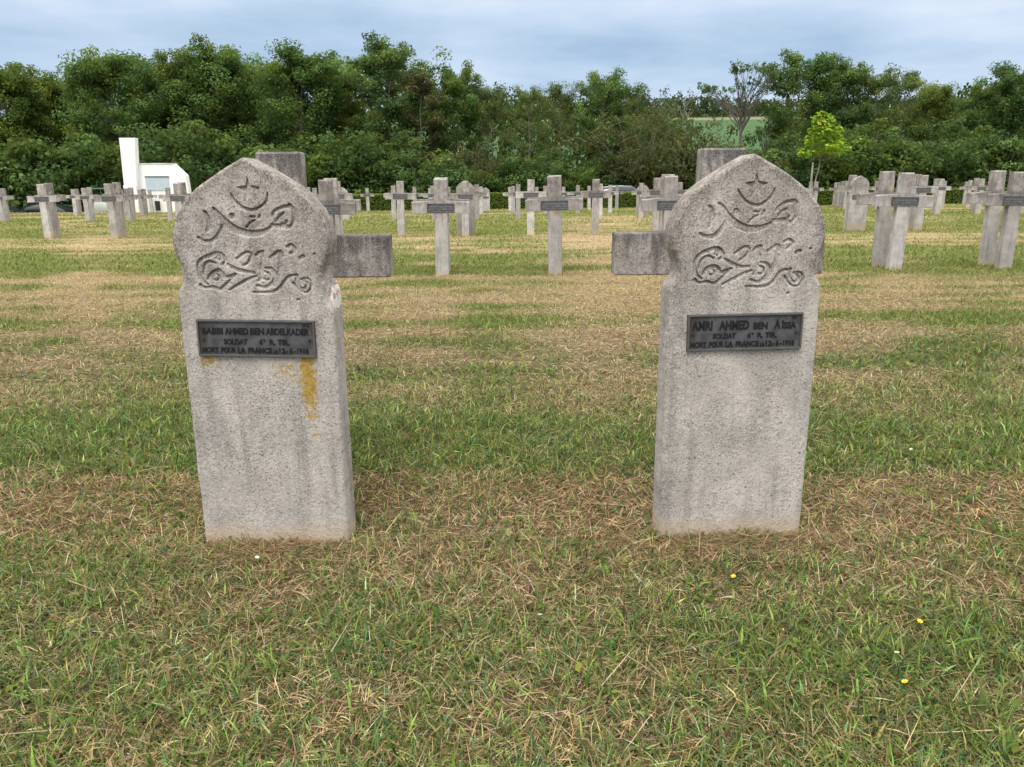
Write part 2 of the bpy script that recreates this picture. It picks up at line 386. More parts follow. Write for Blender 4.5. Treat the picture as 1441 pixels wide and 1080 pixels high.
GX, GY = np.meshgrid(xs, ys); gx, gy = GX.ravel(), GY.ravel()
gg, gb = lawn_state(gx, np.maximum(gy, 0.8))
near = np.clip((gy - 4) / 14, 0, 1)[:, None]
dry = C_STRAW * 0.85 * (1 - gb[:, None]) + C_BROWN * 0.9 * gb[:, None]
gcol = dry * (1 - gg[:, None]) + (C_YGREEN * 0.85 * near + C_GREEN * 0.8 * (1 - near)) * gg[:, None]
gcol = gcol * near + (0.28 * gcol + 0.72 * C_SHADED_SOIL) * (1 - near)  # near soil darkened further to paint in deep shade between blades
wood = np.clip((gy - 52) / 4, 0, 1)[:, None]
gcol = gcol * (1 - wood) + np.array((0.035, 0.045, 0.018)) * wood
fld = (gy > 96)[:, None]
fc = np.where((gy > 312)[:, None], np.array((0.19, 0.19, 0.105)), np.array((0.065, 0.12, 0.052)))
fc = np.where((gy > 332)[:, None], np.array((0.05, 0.08, 0.04)), fc); fc = np.where((gy > 560)[:, None], np.array((0.10, 0.14, 0.08)), fc)
gcol = np.where(fld, fc * (0.9 + 0.2 * fbm(gx / 30, gy / 30, 3, 3))[:, None], gcol)
nx, ny = len(xs), len(ys)
ii = (np.arange(ny - 1)[:, None] * nx + np.arange(nx - 1)[None, :]).ravel()
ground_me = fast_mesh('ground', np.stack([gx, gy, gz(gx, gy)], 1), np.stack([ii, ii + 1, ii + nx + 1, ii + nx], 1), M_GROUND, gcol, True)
ground = tag(obj('ground', ground_me), kind='structure')

# ------------------------------------------------------------------ plaques
def text_mesh(name, body, width, height, mat, depth=0.0016, bold=0.0):
    cu = bpy.data.curves.new(name, 'FONT'); cu.body = body; cu.size = 1.0; cu.extrude = 0.02; cu.offset = bold
    cu.align_x = 'CENTER'; cu.resolution_u = 3
    o = bpy.data.objects.new(name, cu); COL.objects.link(o)
    bpy.context.view_layer.update()
    dg = bpy.context.evaluated_depsgraph_get()
    me = bpy.data.meshes.new_from_object(o.evaluated_get(dg))
    bpy.data.objects.remove(o)
    n = len(me.vertices); V = np.zeros(n * 3, np.float32); me.vertices.foreach_get('co', V); V = V.reshape(-1, 3)
    lo, hi = V.min(0), V.max(0)
    V[:, 0] = (V[:, 0] - (lo[0] + hi[0]) / 2) * width / (hi[0] - lo[0])
    V[:, 1] = (V[:, 1] - lo[1]) * height / (hi[1] - lo[1])
    V[:, 2] = (V[:, 2] - lo[2]) / max(hi[2] - lo[2], 1e-6) * depth
    F = [tuple(p.vertices) for p in me.polygons]
    bpy.data.meshes.remove(me)
    return V, F
def join_text(items, y_front, mat):
    """items: (text, x centre, z base, width, height)"""
    VV, FF = [], []
    off = 0
    for body, cx, cz, w, h in items:
        V, F = text_mesh('lettering', body, w, h, mat, bold=0.036)
        W = np.stack([V[:, 0] + cx, y_front - V[:, 2], V[:, 1] + cz], 1)
        VV.append(W); FF += [tuple(i + off for i in f) for f in F]; off += len(W)
    me = bpy.data.meshes.new('lettering'); me.from_pydata(np.concatenate(VV).tolist(), [], FF); me.materials.append(mat); me.update(); return me
PW, PH = 0.372, 0.117
def plaque_plate_mesh(mat):
    bm = bmesh.new(); add_box(bm, (-PW / 2, -0.006, -PH / 2), (PW / 2, 0.0, PH / 2), 0.0012); return bm_mesh('plaque', bm, mat)
def plaque_rim_mesh(mat):
    bm = bmesh.new(); b = 0.0065; y0, y1 = -0.0105, -0.0062
    add_box(bm, (-PW / 2 + .001, y0, PH / 2 - b), (PW / 2 - .001, y1, PH / 2 - .001), 0.001); add_box(bm, (-PW / 2 + .001, y0, -PH / 2 + .001), (PW / 2 - .001, y1, -PH / 2 + b), 0.001)
    add_box(bm, (-PW / 2 + .001, y0, -PH / 2 + b + .0002), (-PW / 2 + b, y1, PH / 2 - b - .0002), 0.001); add_box(bm, (PW / 2 - b, y0, -PH / 2 + b + .0002), (PW / 2 - .001, y1, PH / 2 - b - .0002), 0.001)
    return bm_mesh('rim', bm, mat)
def screw_mesh():
    bm = bmesh.new(); bmesh.ops.create_cone(bm, cap_ends=True, segments=12, radius1=0.0055, radius2=0.0042, depth=0.004)
    bmesh.ops.rotate(bm, verts=bm.verts, cent=(0, 0, 0), matrix=Matrix.Rotation(R(90), 3, 'X')); return bm_mesh('screw', bm, M_SCREW)
ME_PLATE = plaque_plate_mesh(M_PLAQUE); ME_RIM = plaque_rim_mesh(M_RIM); ME_SCREW = screw_mesh()
ME_PLATE_FAR = plaque_plate_mesh(M_PLAQUE_FAR)
def near_plaque(parent, loc, roll, items):
    p = obj('plaque', ME_PLATE, parent, loc, (0, roll, 0))
    obj('rim', ME_RIM, p); obj('lettering', join_text(items, -0.0061, M_LETTER), p)
    for sx in (-1, 1): obj('screw', ME_SCREW, p, (sx * 0.1665, -0.008, -0.004))
    return p

# ------------------------------------------------------------------ arched headstones with sunken carving
PROF = [(-0.30,.243),(0,.243),(.825,.243),(.84,.2425),(.851,.240),(.861,.234),(.871,.227),(.881,.221),(.894,.217),(.91,.2165),(.925,.219),(.945,.2265),(.965,.2345),(.985,.239),(1.005,.2405),(1.03,.238),(1.06,.2295),(1.096,.2135),(1.14,.178),(1.165,.146),(1.19,.108),(1.22,.058),(1.235,.030),(1.243,.014),(1.248,.005)]
PZ = np.array([p[0] for p in PROF]); PWD = np.array([p[1] for p in PROF])
def crop_pt(X, Y):
    X = 940 + X / 5.142; Y = 210 + Y / 5.142
    return ((X - (1063 - 0.066 * (Y - 216))) * 0.00216, 1.249 - (Y - 216) * 0.00214)
# strokes of the sunken crescent, star and script: (width, points)
STROKES = [
 (20, [(508,280),(530,325),(575,372),(640,396),(705,378),(755,330),(776,276)], 0.35),
 (44, [(366,380),(395,420),(440,485),(520,545),(610,566),(700,552),(775,512)], 0.3),
 (24, [(775,505),(830,512),(885,515)], 0.8), (20, [(790,440),(805,410),(850,386),(905,372),(938,392),(938,460),(915,510),(880,530)], 0.8), (14, [(905,372),(925,360),(945,385)], 1), (16, [(845,498),(870,500),(885,480)], 1),
 (16, [(800,480),(840,440),(870,420)], 0.6),
 (22, [(292,402),(312,420),(318,470),(306,520),(296,548)], 0.7), (27, [(222,592),(250,615),(300,622),(345,600),(390,552),(420,500)], 0.6),
 (30, [(492,436),(494,444)], 1), (14, [(628,444),(658,444)], 1), (14, [(688,455),(697,438)], 1), (13, [(585,520),(620,490),(650,468)], 1),
 (24, [(182,795),(205,760),(260,728),(340,704),(382,722),(392,760),(368,784)], 0.7), (13, [(345,722),(362,738),(348,754),(332,738),(345,722)], 1), (22, [(182,795),(180,850),(196,900),(230,930)], 0.6),
 (18, [(215,850),(232,792),(268,764),(320,776)], 0.6),
 (24, [(240,895),(268,855),(322,834),(356,858),(372,882),(450,856)], 0.7), (15, [(300,850),(325,868),(318,896),(290,900),(276,876),(300,850)], 1),
 (20, [(168,936),(205,956),(270,950),(320,968),(372,930),(440,872)], 0.6), (14, [(180,930),(200,950)], 1),
 (22, [(402,786),(460,822),(525,842),(590,846)], 0.8), (20, [(388,974),(455,938),(540,898),(606,876)], 0.7),
 (18, [(480,740),(560,697),(590,722),(560,770),(520,790)], 0.8),
 (18, [(628,722),(648,700),(676,694)], 1), (24, [(668,700),(664,760),(655,820),(640,880),(620,905)], 0.8),
 (24, [(678,816),(722,824),(742,858),(736,900),(700,940),(650,955),(600,940)], 0.7), (15, [(665,840),(695,852),(695,888),(665,900),(645,880),(650,850),(665,840)], 1),
 (20, [(726,736),(800,690),(815,725)], 0.8), (24, [(806,700),(795,770),(775,840),(752,900),(720,945)], 0.8),
 (20, [(566,988),(640,996),(715,990),(770,952),(820,895),(855,872),(905,867)], 0.7),
 (20, [(903,868),(893,915),(915,958),(950,962),(966,930),(948,908)], 0.8), (16, [(925,894),(975,890),(999,922),(988,965),(950,992),(900,975),(862,920)], 0.8),
 (22, [(855,662),(890,648),(912,668),(902,698),(878,706)], 0.8), (24, [(945,745),(968,733)], 1), (10, [(1048,716),(1056,712)], 1), (10, [(880,1048),(890,1046)], 1),
]
STAR = [(645,166),(662,224),(728,238),(682,272),(684,342),(642,302),(600,338),(610,272),(560,236),(626,226)]
def smooth_path(P, n=5):
    Q = np.concatenate([[2 * P[0] - P[1]], P, [2 * P[-1] - P[-2]]]); o = []
    for i in range(1, len(Q) - 2):
        for k in range(n):
            t = k / n; a, b, c, d = Q[i - 1:i + 3]
            o.append(0.5 * (2 * b + (c - a) * t + (2 * a - 5 * b + 4 * c - d) * t * t + (3 * b - a - 3 * c + d) * t ** 3))
    return np.array(o + [Q[-2]])
def carve_field(X, Z, amp, edge, seed=0):
    """signed distance to the strokes turned into a sunken depth"""
    sd = np.full(X.shape, 1.0); jr = np.random.RandomState(seed)
    for w, pts, tip in STROKES:
        P = np.array([crop_pt(*p) for p in pts]) + jr.normal(size=(len(pts), 2)) * .0009; P = smooth_path(P) if len(P) > 2 else P; n = len(P)
        hw = np.array([w * 1.3 * 0.00216 / 5.142 / 2 * (tip + (1 - tip) * math.sin(math.pi * (i + 0.15 * n / 5) / (n - 1 + 0.3 * n / 5))) for i in range(n)])
        lo, hi = P.min(0) - 0.02, P.max(0) + 0.02
        m = (X > lo[0]) & (X < hi[0]) & (Z > lo[1]) & (Z < hi[1])
        if not m.any(): continue
        x, z = X[m], Z[m]; best = np.full(x.shape, 1.0)
        for i in range(n - 1):
            a, b = P[i], P[i + 1]; d = b - a; L = max(float(d @ d), 1e-9)
            t = np.clip(((x - a[0]) * d[0] + (z - a[1]) * d[1]) / L, 0, 1)
            best = np.minimum(best, np.hypot(x - a[0] - t * d[0], z - a[1] - t * d[1]) - (hw[i] * (1 - t) + hw[i + 1] * t))
        sd[m] = np.minimum(sd[m], best)
    P = np.array([crop_pt(*p) for p in STAR]); n = len(P)
    m = (np.abs(X - P[:, 0].mean()) < 0.06) & (np.abs(Z - P[:, 1].mean()) < 0.06)
    x, z = X[m], Z[m]; ins = np.zeros(x.shape, bool); best = np.full(x.shape, 1.0)
    for i in range(n):
        a, b = P[i], P[(i + 1) % n]; d = b - a; t = np.clip(((x - a[0]) * d[0] + (z - a[1]) * d[1]) / float(d @ d), 0, 1)
        best = np.minimum(best, np.hypot(x - a[0] - t * d[0], z - a[1] - t * d[1]))
        c = (a[1] > z) != (b[1] > z); ins ^= c & (x < (b[0] - a[0]) * (z - a[1]) / (b[1] - a[1] + 1e-12) + a[0])
    sd[m] = np.minimum(sd[m], np.where(ins, -best, best))
    t = np.clip((-sd + edge * 0.3) / edge, 0, 1); t = t * t * (3 - 2 * t)
    # the cut is deepest under its upper lip and runs out towards its lower edge
    ramp = np.ones(X.shape); d = np.zeros(X.shape[1])
    for i in range(X.shape[0] - 2, -1, -1):
        d = np.where(t[i] > 0.4, d + Z[i + 1] - Z[i], 0.0); ramp[i] = np.clip(1.0 - d / 0.0125, 0.42, 1.0)
    return amp * t * ramp
def headstone_mesh(name, mat, dz, ncol, amp=0.008, edge=0.003, T=0.115, rb=0.016, seed=0, rough=0.0006):
    zr = np.concatenate([np.arange(-0.30, 0.84, dz * 1.6), np.arange(0.84, 0.888, dz * 0.6), np.arange(0.888, 1.2, dz), np.arange(1.2, 1.2479, dz * 0.6), [1.248]])
    w = np.interp(zr, PZ, PWD)
    w = w + (fbm(zr * 30, zr * 0 + seed, 3, 3) - 0.5) * 0.003
    u = np.linspace(-1, 1, ncol); u = np.sign(u) * (1 - (1 - np.abs(u)) ** 1.35) if ncol > 60 else np.sin(u * math.pi / 2)
    X = u[None, :] * w[:, None]; Z = np.repeat(zr[:, None], ncol, 1)
    X = X + (1 - np.abs(u)[None, :] ** 8 * 0) * 0
    slope = np.gradient(w, zr); cosf = 1 / np.sqrt(1 + np.clip(slope, -3, 3) ** 2)
    dist = (w[:, None] - np.abs(X)) * cosf[:, None]
    dist = np.minimum(dist, (1.252 - Z) * 0.8)
    rr = rb * (0.7 + 0.6 * fbm(X * 20, Z * 20, 2, 5 + seed))
    q = np.clip(rr - dist, 0, rr)
    yoff = rr - np.sqrt(np.maximum(rr * rr - q * q, 0))
    dep = carve_field(X, Z, amp, edge, seed)
    wear = np.clip(0.35 + 1.3 * fbm(X * 11 + seed, Z * 11, 3, 1 + seed), .25, 1.25)
    Yf = -T / 2 + yoff + dep * wear + (fbm(X * 130, Z * 130, 3, 2 + seed) - 0.5) * 2 * rough + (fbm(X * 9, Z * 9, 2, 4) - 0.5) * 0.003
    if seed == 1: # broken right shoulder
        ch = np.clip(1.2 - np.hypot((X - 0.242) / 0.024, (Z - 0.845) / 0.05), 0, 1); Yf = Yf + 0.014 * ch; X = X - 0.006 * ch
    nr = len(zr)
    V = [np.stack([X, Yf, Z], 2).reshape(-1, 3)]
    F = []
    idx = (np.arange(nr - 1)[:, None] * ncol + np.arange(ncol - 1)[None, :]).ravel()
    F.append(np.stack([idx, idx + 1, idx + ncol + 1, idx + ncol], 1))
    base = nr * ncol
    # sides and back: for each row left rear corner, left rear edge ... right
    yb = T / 2; r2 = np.minimum(rb * 0.8, w * 0.6)
    cols = [(-w, yb - r2), (-w + r2 * 0.3, yb - r2 * 0.3), (-w + r2, yb + 0 * w), (w - r2, yb + 0 * w), (w - r2 * 0.3, yb - r2 * 0.3), (w, yb - r2)]
    B = np.stack([np.stack([c[0], c[1], zr], 1) for c in cols], 1)           # nr,6,3
    V.append(B.reshape(-1, 3)); nb = 6
    r = np.arange(nr - 1)
    L0, L1 = r * ncol, (r + 1) * ncol; Rr0, Rr1 = L0 + ncol - 1, L1 + ncol - 1
    b0, b1 = base + r * nb, base + (r + 1) * nb
    F.append(np.stack([L1, b1, b0, L0], 1))
    for k in range(nb - 1): F.append(np.stack([b1 + k, b1 + k + 1, b0 + k + 1, b0 + k], 1))
    F.append(np.stack([b1 + nb - 1, Rr1, Rr0, b0 + nb - 1], 1))
    # cap at the tip
    tl = (nr - 1) * ncol; tb = base + (nr - 1) * nb
    F.append(np.array([[tl, tl + ncol - 1, tb + nb - 1, tb], [tb, tb + nb - 1, tb + 4, tb + 1], [tb + 1, tb + 4, tb + 3, tb + 2]]))
    me = fast_mesh(name, np.concatenate(V), np.concatenate(F), mat)
    up = np.clip((Z - 0.80) / 0.12, 0, 1) * np.clip((Z - 0.84) / 0.4 + 0.75, 0, 1)
    rim = np.concatenate([(np.clip(1 - dist / 0.034, 0, 1) ** 0.7 * (0.25 + 0.75 * up)).ravel(), np.repeat(0.25 + 0.6 * up[:, 0], 6)])
    a = me.attributes.new('rim', 'FLOAT', 'POINT'); a.data.foreach_set('value', rim.astype(np.float32))
    return me
hsA = obj('arched_headstone', headstone_mesh('arched_headstone', M_STELE_A, 0.0019, 280, amp=0.0125, edge=0.0016, rb=0.012, seed=1), loc=(-0.790, 2.425, 0.0), rot=(0, 0, R(-2.0)))
tag(hsA, "arched headstone with orange lichen under its plaque and a chipped white right shoulder", 'headstone', 'two large arched headstones in the foreground')
hsB = obj('arched_headstone', headstone_mesh('arched_headstone', M_STELE_B, 0.0019, 280, amp=0.0125, edge=0.0016, rb=0.012, seed=2), loc=(0.733, 2.462, 0.0), rot=(0, 0, R(3.4)))
tag(hsB, "clean grey arched headstone with crescent and star, without any orange lichen, near right", 'headstone', 'two large arched headstones in the foreground')
def ext(*a): return list(a)
LN2 = [("SOLDAT", -0.066, -0.0195, 0.074, 0.0175), ("6", 0.014, -0.0195, 0.0105, 0.0175), ("e", 0.0245, -0.0095, 0.0065, 0.008), ("R.", 0.050, -0.0195, 0.018, 0.0175), ("TIR.", 0.085, -0.0195, 0.037, 0.0175)]
LN3 = [("MORT", -0.148, -0.0465, 0.052, 0.018), ("POUR", -0.090, -0.0465, 0.047, 0.018), ("LA", -0.0485, -0.0465, 0.024, 0.018), ("FRANCE", 0.0095, -0.0465, 0.075, 0.018), ("LE", 0.0585, -0.0465, 0.014, 0.010), ("12-", 0.083, -0.0465, 0.027, 0.018), ("6", 0.107, -0.0465, 0.0105, 0.018), ("-1916", 0.1395, -0.0465, 0.046, 0.018)]
near_plaque(hsA, (-0.004, -0.0575, 0.706), R(0.9), [("BABBI", -0.137, 0.012, 0.066, 0.0215), ("AHMED", -0.061, 0.012, 0.074, 0.0215), ("BEN", 0.004, 0.012, 0.044, 0.0215), ("ABDELKADER", 0.099, 0.012, 0.136, 0.0215), ("1716", 0.157, 0.038, 0.022, 0.008)] + LN2 + LN3)
near_plaque(hsB, (0.002, -0.0575, 0.7065), R(-0.3), [("AMRI", -0.1385, 0.008, 0.066, 0.030), ("AHMED", -0.036, 0.008, 0.096, 0.030), ("BEN", 0.0495, 0.008, 0.045, 0.022), ("A", 0.1035, 0.008, 0.021, 0.030), ("\u00cfSSA", 0.1405, 0.008, 0.048, 0.0265), ("12-", 0.158, 0.040, 0.018, 0.008)] + LN2 + LN3)

# ------------------------------------------------------------------ concrete crosses
def cross_mesh(name, mat, depth=0.115, aw=0.39, pw=0.0885, H=1.32, at=1.02, ab=0.863, chamfer=0.016):
    bm = bmesh.new(); y0, y1 = -depth / 2, depth / 2; pb = pw * 1.03
    pts = [(-pb, -0.35), (pb, -0.35), (pw, ab), (aw, ab), (aw, at), (pw, at), (pw, H), (-pw, H), (-pw, at), (-aw, at), (-aw, ab), (-pw, ab)]
    prism(bm, pts, y0, y1)
    bm.edges.ensure_lookup_table()
    big = [e for e in bm.edges if abs(e.verts[0].co.y - e.verts[1].co.y) < 1e-6 and abs(e.verts[0].co.z - e.verts[1].co.z) < 1e-6 and e.verts[0].co.z > ab + 0.01]
    bmesh.ops.bevel(bm, geom=big, offset=chamfer, segments=1, affect='EDGES')
    sm = [e for e in bm.edges if len(e.link_faces) == 2 and e.calc_face_angle(0) > 0.9]
    bmesh.ops.bevel(bm, geom=sm, offset=0.005, segments=2, affect='EDGES', profile=0.5)
    return bm_mesh(name, bm, mat)
ME_CROSS = {k: cross_mesh('stone_cross', m) for k, m in dict(n=M_STONE, p=M_STONE_PALE, l=M_STONE_LICHEN, r=M_STONE_RUST).items()}
def place_cross(x, y, H, rz, me, plaque=True):
    c = obj('stone_cross', me, None, (x, y, H - 1.32), (0, 0, rz))
    if plaque:
        p = obj('plaque', ME_PLATE_FAR, c, (0, -0.0580, 0.938)); obj('rim', ME_RIM, p)
    return c
ME_CROSS_NEAR = cross_mesh('stone_cross', M_STONE_DARK, chamfer=0.008, pw=0.079, depth=0.10)
c1 = place_cross(-0.846, 2.955, 1.290, R(180.8), ME_CROSS_NEAR, False)
tag(c1, "dark mottled concrete cross seen from behind, back to back with the lichen-stained near headstone", 'cross', 'crosses directly behind the two near headstones')
c2 = place_cross(0.779, 2.955, 1.290, R(179.2), ME_CROSS_NEAR, False)
tag(c2, "grey concrete cross seen from behind, back to back with the clean near headstone", 'cross', 'crosses directly behind the two near headstones')
STONES = [
(2,'C',-2.51,10.76,1.298,"cross whose dark plaque shows just right of the nearest left headstone's arch"),
(2,'B',-2.51,11.24,1.328,"reverse cross back to back with the cross peeping out behind the near left headstone"),
(2,'C',-0.95,10.72,1.300,"cross with a thin rust stain under its plaque, left of the orange-lichen one"),
(2,'B',-0.97,11.20,1.323,"reverse cross hidden almost wholly behind the rust-stained cross"),
(2,'C',0.61,10.71,1.323,"pale cross with a bright orange lichen patch under its plaque, between the two near headstones"),
(2,'B',0.65,11.19,1.340,"reverse cross hidden behind the cross with the orange lichen patch"),
(2,'C',2.19,10.77,1.311,"cross with plaque partly behind the near right headstone's arch and its reverse cross's arm"),
(2,'B',2.21,11.25,1.340,"reverse cross just left behind the cross next to the near right headstone's arch"),
(2,'C',5.39,10.89,1.329,"large cross with a plaque to the right of the near right headstone"),
(2,'B',5.41,11.37,1.358,"reverse cross with a dark vertical streak on its head, on the right"),
(2,'C',6.96,10.94,1.328,"large cross cut by the right edge of the photo, with a dark plaque"),
(2,'B',7.01,11.42,1.356,"reverse cross with a grey stained post left behind the cross at the right photo edge"),
(3,'C',-12.14,20.57,1.389,"cross with a faded plaque, leftmost complete cross standing on the lawn at left"),
(3,'B',-12.21,21.05,1.418,"reverse cross behind the leftmost complete cross on the lawn"),
(3,'C',-10.36,20.51,1.386,"cross with dark plaque standing in front of the white memorial's pylon"),
(3,'B',-10.40,20.98,1.420,"reverse cross with a dark mark low on its post, before the memorial's pylon"),
(3,'C',-8.59,20.43,1.379,"cross in front of the white memorial's sloping corner, half behind the left headstone"),
(3,'B',-8.62,20.91,1.410,"reverse cross touching the left headstone's outline in front of the white memorial"),
(3,'C',-4.43,20.25,1.391,"cross directly behind the pair that peeps out right of the left headstone"),
(3,'C',-2.82,20.18,1.384,"slim cross with a pale blotch on its post, just above the left headstone's cross arm"),
(3,'C',-1.16,20.11,1.355,"cross standing in front of a rounded headstone seen from the back, mid photo"),
(3,'T',-1.17,20.59,1.389,"headstone with ogee top seen from the back behind a cross, mid photo"),
(3,'C',0.51,20.09,1.390,"cross left behind the lichen-patched cross, its plaque at that cross's shoulder"),
(3,'C',2.17,20.22,1.377,"white cross with faint grey veins on its post, right of the lichen-patched cross"),
(3,'B',2.22,20.70,1.395,"reverse cross hidden behind the veined white cross"),
(3,'C',3.77,20.35,1.408,"cross whose narrow head shows left behind the pair next to the right headstone"),
(3,'S',9.13,20.74,1.420,"pale arched headstone with a black plaque, standing mid-distance on the right"),
(3,'B',9.13,21.23,1.450,"dark cross seen from behind, back to back with the distant arched headstone on the right"),
(3,'C',10.84,20.86,1.425,"cross with plaque right behind the large right-hand pair"),
(3,'B',10.93,21.36,1.454,"reverse cross between the large right-hand pair and the cross behind it"),
(4,'C',-21.52,33.35,1.361,"pale cross cut by the left edge of the photo"),
(4,'B',-21.63,33.85,1.377,"dark reverse cross beside the one cut by the left photo edge"),
(4,'C',-17.71,33.01,1.358,"cross with a small dark plaque, right of the leftmost complete cross and farther off"),
(4,'B',-17.79,33.50,1.388,"reverse cross in the more distant pair between the leftmost cross and the memorial"),
(4,'C',-15.91,32.83,1.334,"blocky cross at the foot of the white memorial's pylon"),
(4,'B',-15.96,33.32,1.372,"reverse cross at the right foot of the memorial's pylon"),
(4,'C',-14.12,32.68,1.355,"cross whose light post stands below the memorial's blue panel, right corner"),
(4,'C',-8.19,32.11,1.304,"small cross seen close over the left headstone's right slope"),
(4,'B',-8.05,32.57,1.275,"small reverse cross seen over the left headstone's right slope"),
(4,'S',-6.79,31.98,1.291,"small distant arched headstone right of the crosses behind the left headstone"),
(4,'C',-4.71,31.77,1.336,"cross showing left behind the slim cross with a pale blotch"),
(4,'C',-3.07,31.62,1.322,"cross whose edge shows left of the rust-stained cross's head"),
(4,'C',-1.33,31.45,1.348,"cross right of the headstone seen from the back, mid photo"),
(4,'C',0.30,31.34,1.339,"thin cross standing left of the lichen-patched cross, nearest of three in a line"),
(4,'C',3.59,31.53,1.339,"cross right behind the veined white cross"),
(4,'C',5.24,31.63,1.359,"cross with shoulders of a headstone showing behind it, left of the right headstone's cross arm"),
(4,'T',5.37,32.13,1.314,"headstone seen from the back, its shoulders showing behind a cross, right of centre"),
(4,'C',6.82,31.73,1.376,"small pale cross close left of the right headstone's cross"),
(4,'C',17.58,32.38,1.423,"cross with a dark plaque in the pair left of the right-hand hedge stretch"),
(4,'B',17.66,32.88,1.438,"reverse cross left of the distant cross by the right-hand hedge stretch"),
(4,'C',19.29,32.48,1.410,"cross right of the right-hand hedge stretch, with a plaque"),
(4,'B',19.39,32.98,1.445,"reverse cross right of the right-hand hedge stretch"),
(4,'C',21.14,32.59,1.424,"distant cross half out of the photo at its right edge"),
(5,'C',-22.75,41.25,1.354,"small far cross left of the distant pair by the leftmost cross"),
(5,'B',-22.82,41.78,1.373,"small far reverse cross next to the distant pair by the leftmost cross"),
(5,'C',-20.06,40.86,1.320,"small far cross mostly hidden behind the pair at the memorial's pylon"),
(5,'C',-18.97,40.60,1.311,"small far cross below the left edge of the memorial's panel"),
(5,'B',-19.02,41.13,1.348,"small far reverse cross below the left edge of the memorial's panel"),
(5,'C',-4.58,38.00,1.311,"small far cross between the slim cross and the rust-stained cross"),
(5,'C',-2.94,37.71,1.297,"small far cross just right of the rust-stained cross's head"),
(5,'C',-1.38,37.42,1.292,"small far cross at the right end of the group around the reversed headstone"),
(5,'C',0.13,37.19,1.305,"small far cross, middle of the three in a line left of the lichen-patched cross"),
(5,'C',1.66,37.50,1.300,"small far cross close left of the lichen-patched cross's head"),
(5,'C',3.23,37.79,1.320,"small far cross between the lichen-patched cross and the veined white cross"),
(5,'C',4.81,38.09,1.315,"small far cross right of the veined white cross"),
(5,'C',15.51,40.22,1.403,"small far cross under the young bright green tree, over the right headstone's shoulder"),
(5,'B',15.46,40.73,1.398,"small far reverse cross under the young tree's stake"),
(5,'C',17.23,40.61,1.428,"small far cross left of the distant arched headstone"),
(5,'B',17.26,41.13,1.423,"small far reverse cross left of the distant arched headstone"),
(5,'C',19.02,40.89,1.423,"small far cross right of the distant arched headstone"),
(5,'B',19.09,41.42,1.428,"small far reverse cross right of the distant arched headstone"),
(5,'C',22.76,41.57,1.391,"small far cross behind the pair left of the right-hand hedge stretch"),
(5,'C',24.40,42.08,1.419,"small far cross left behind the pair right of the hedge stretch"),
(6,'C',-21.39,47.05,1.320,"mossy yellowish small cross in front of the memorial's dark door"),
(6,'C',-8.09,44.88,1.285,"lone small cross standing against the hedge right of the left headstone"),
(6,'C',-4.49,44.30,1.266,"tiny far cross left of the rust-stained cross, against the trees"),
(6,'S',-1.38,43.81,1.277,"tiny far headstone with rounded top at the hedge, mid photo"),
(6,'C',-0.01,43.59,1.280,"tiny far cross, farthest of the three in a line left of the lichen-patched cross"),
(6,'C',1.45,43.83,1.272,"tiny far cross between two nearer crosses left of the lichen-patched cross"),
(6,'C',2.97,44.08,1.268,"tiny far cross just right of the lichen-patched cross's head"),
(6,'C',4.42,44.34,1.306,"tiny far cross just left of the veined white cross"),
(6,'C',6.01,44.63,1.306,"tiny pale far cross in front of the silver car roof"),
(6,'C',19.49,47.05,1.395,"tiny far cross, leftmost of the group by the distant arched headstone"),
(6,'B',19.52,47.58,1.387,"tiny far reverse cross beside the hedge by the distant arched headstone"),
(6,'C',27.72,48.21,1.377,"tiny far cross at the right end of the right-hand hedge stretch"),
]
ROWN = {2: 'gravestones in the second row', 3: 'gravestones in the third row', 4: 'gravestones in the fourth row', 5: 'gravestones in the fifth row', 6: 'gravestones in the farthest row'}
ME_HS_FAR = headstone_mesh('arched_headstone', M_STONE_PALE, 0.006, 90, amp=0.012, edge=0.006, seed=3)
rng = random.Random(5)
for row, k, x, y, H, lab in STONES:
    if k in 'CB':
        key = 'n' if k == 'B' else ('p' if rng.random() < 0.55 else 'n')
        if 'orange lichen patch under' in lab and k == 'C': key = 'l'
        if 'thin rust stain' in lab: key = 'r'
        if 'slim cross' in lab or 'veined' in lab and k == 'C': key = 'p'
        o = place_cross(x, y, H, (math.pi if k == 'B' else 0) + R(rng.uniform(-1.8, 1.8)), ME_CROSS[key])
        if row >= 4 and k == 'C':
            for ch in list(o.children):
                for g in list(ch.children): bpy.data.objects.remove(g)
        if k == 'B':
            for ch in list(o.children):
                for g in list(ch.children): bpy.data.objects.remove(g)
        o.rotation_euler.y = R(rng.uniform(-1.1, 1.1)); o.rotation_euler.x = R(rng.uniform(-1.1, 1.1))
        tag(o, lab, 'cross', ROWN[row])
    else:
        o = obj('arched_headstone', ME_HS_FAR, None, (x, y, H - 1.248), (0, 0, math.pi if k == 'T' else R(rng.uniform(-1.5, 1.5))))
        obj('plaque', ME_PLATE_FAR, o, (0, -0.0575, 0.706))
        tag(o, lab, 'headstone', ROWN[row])

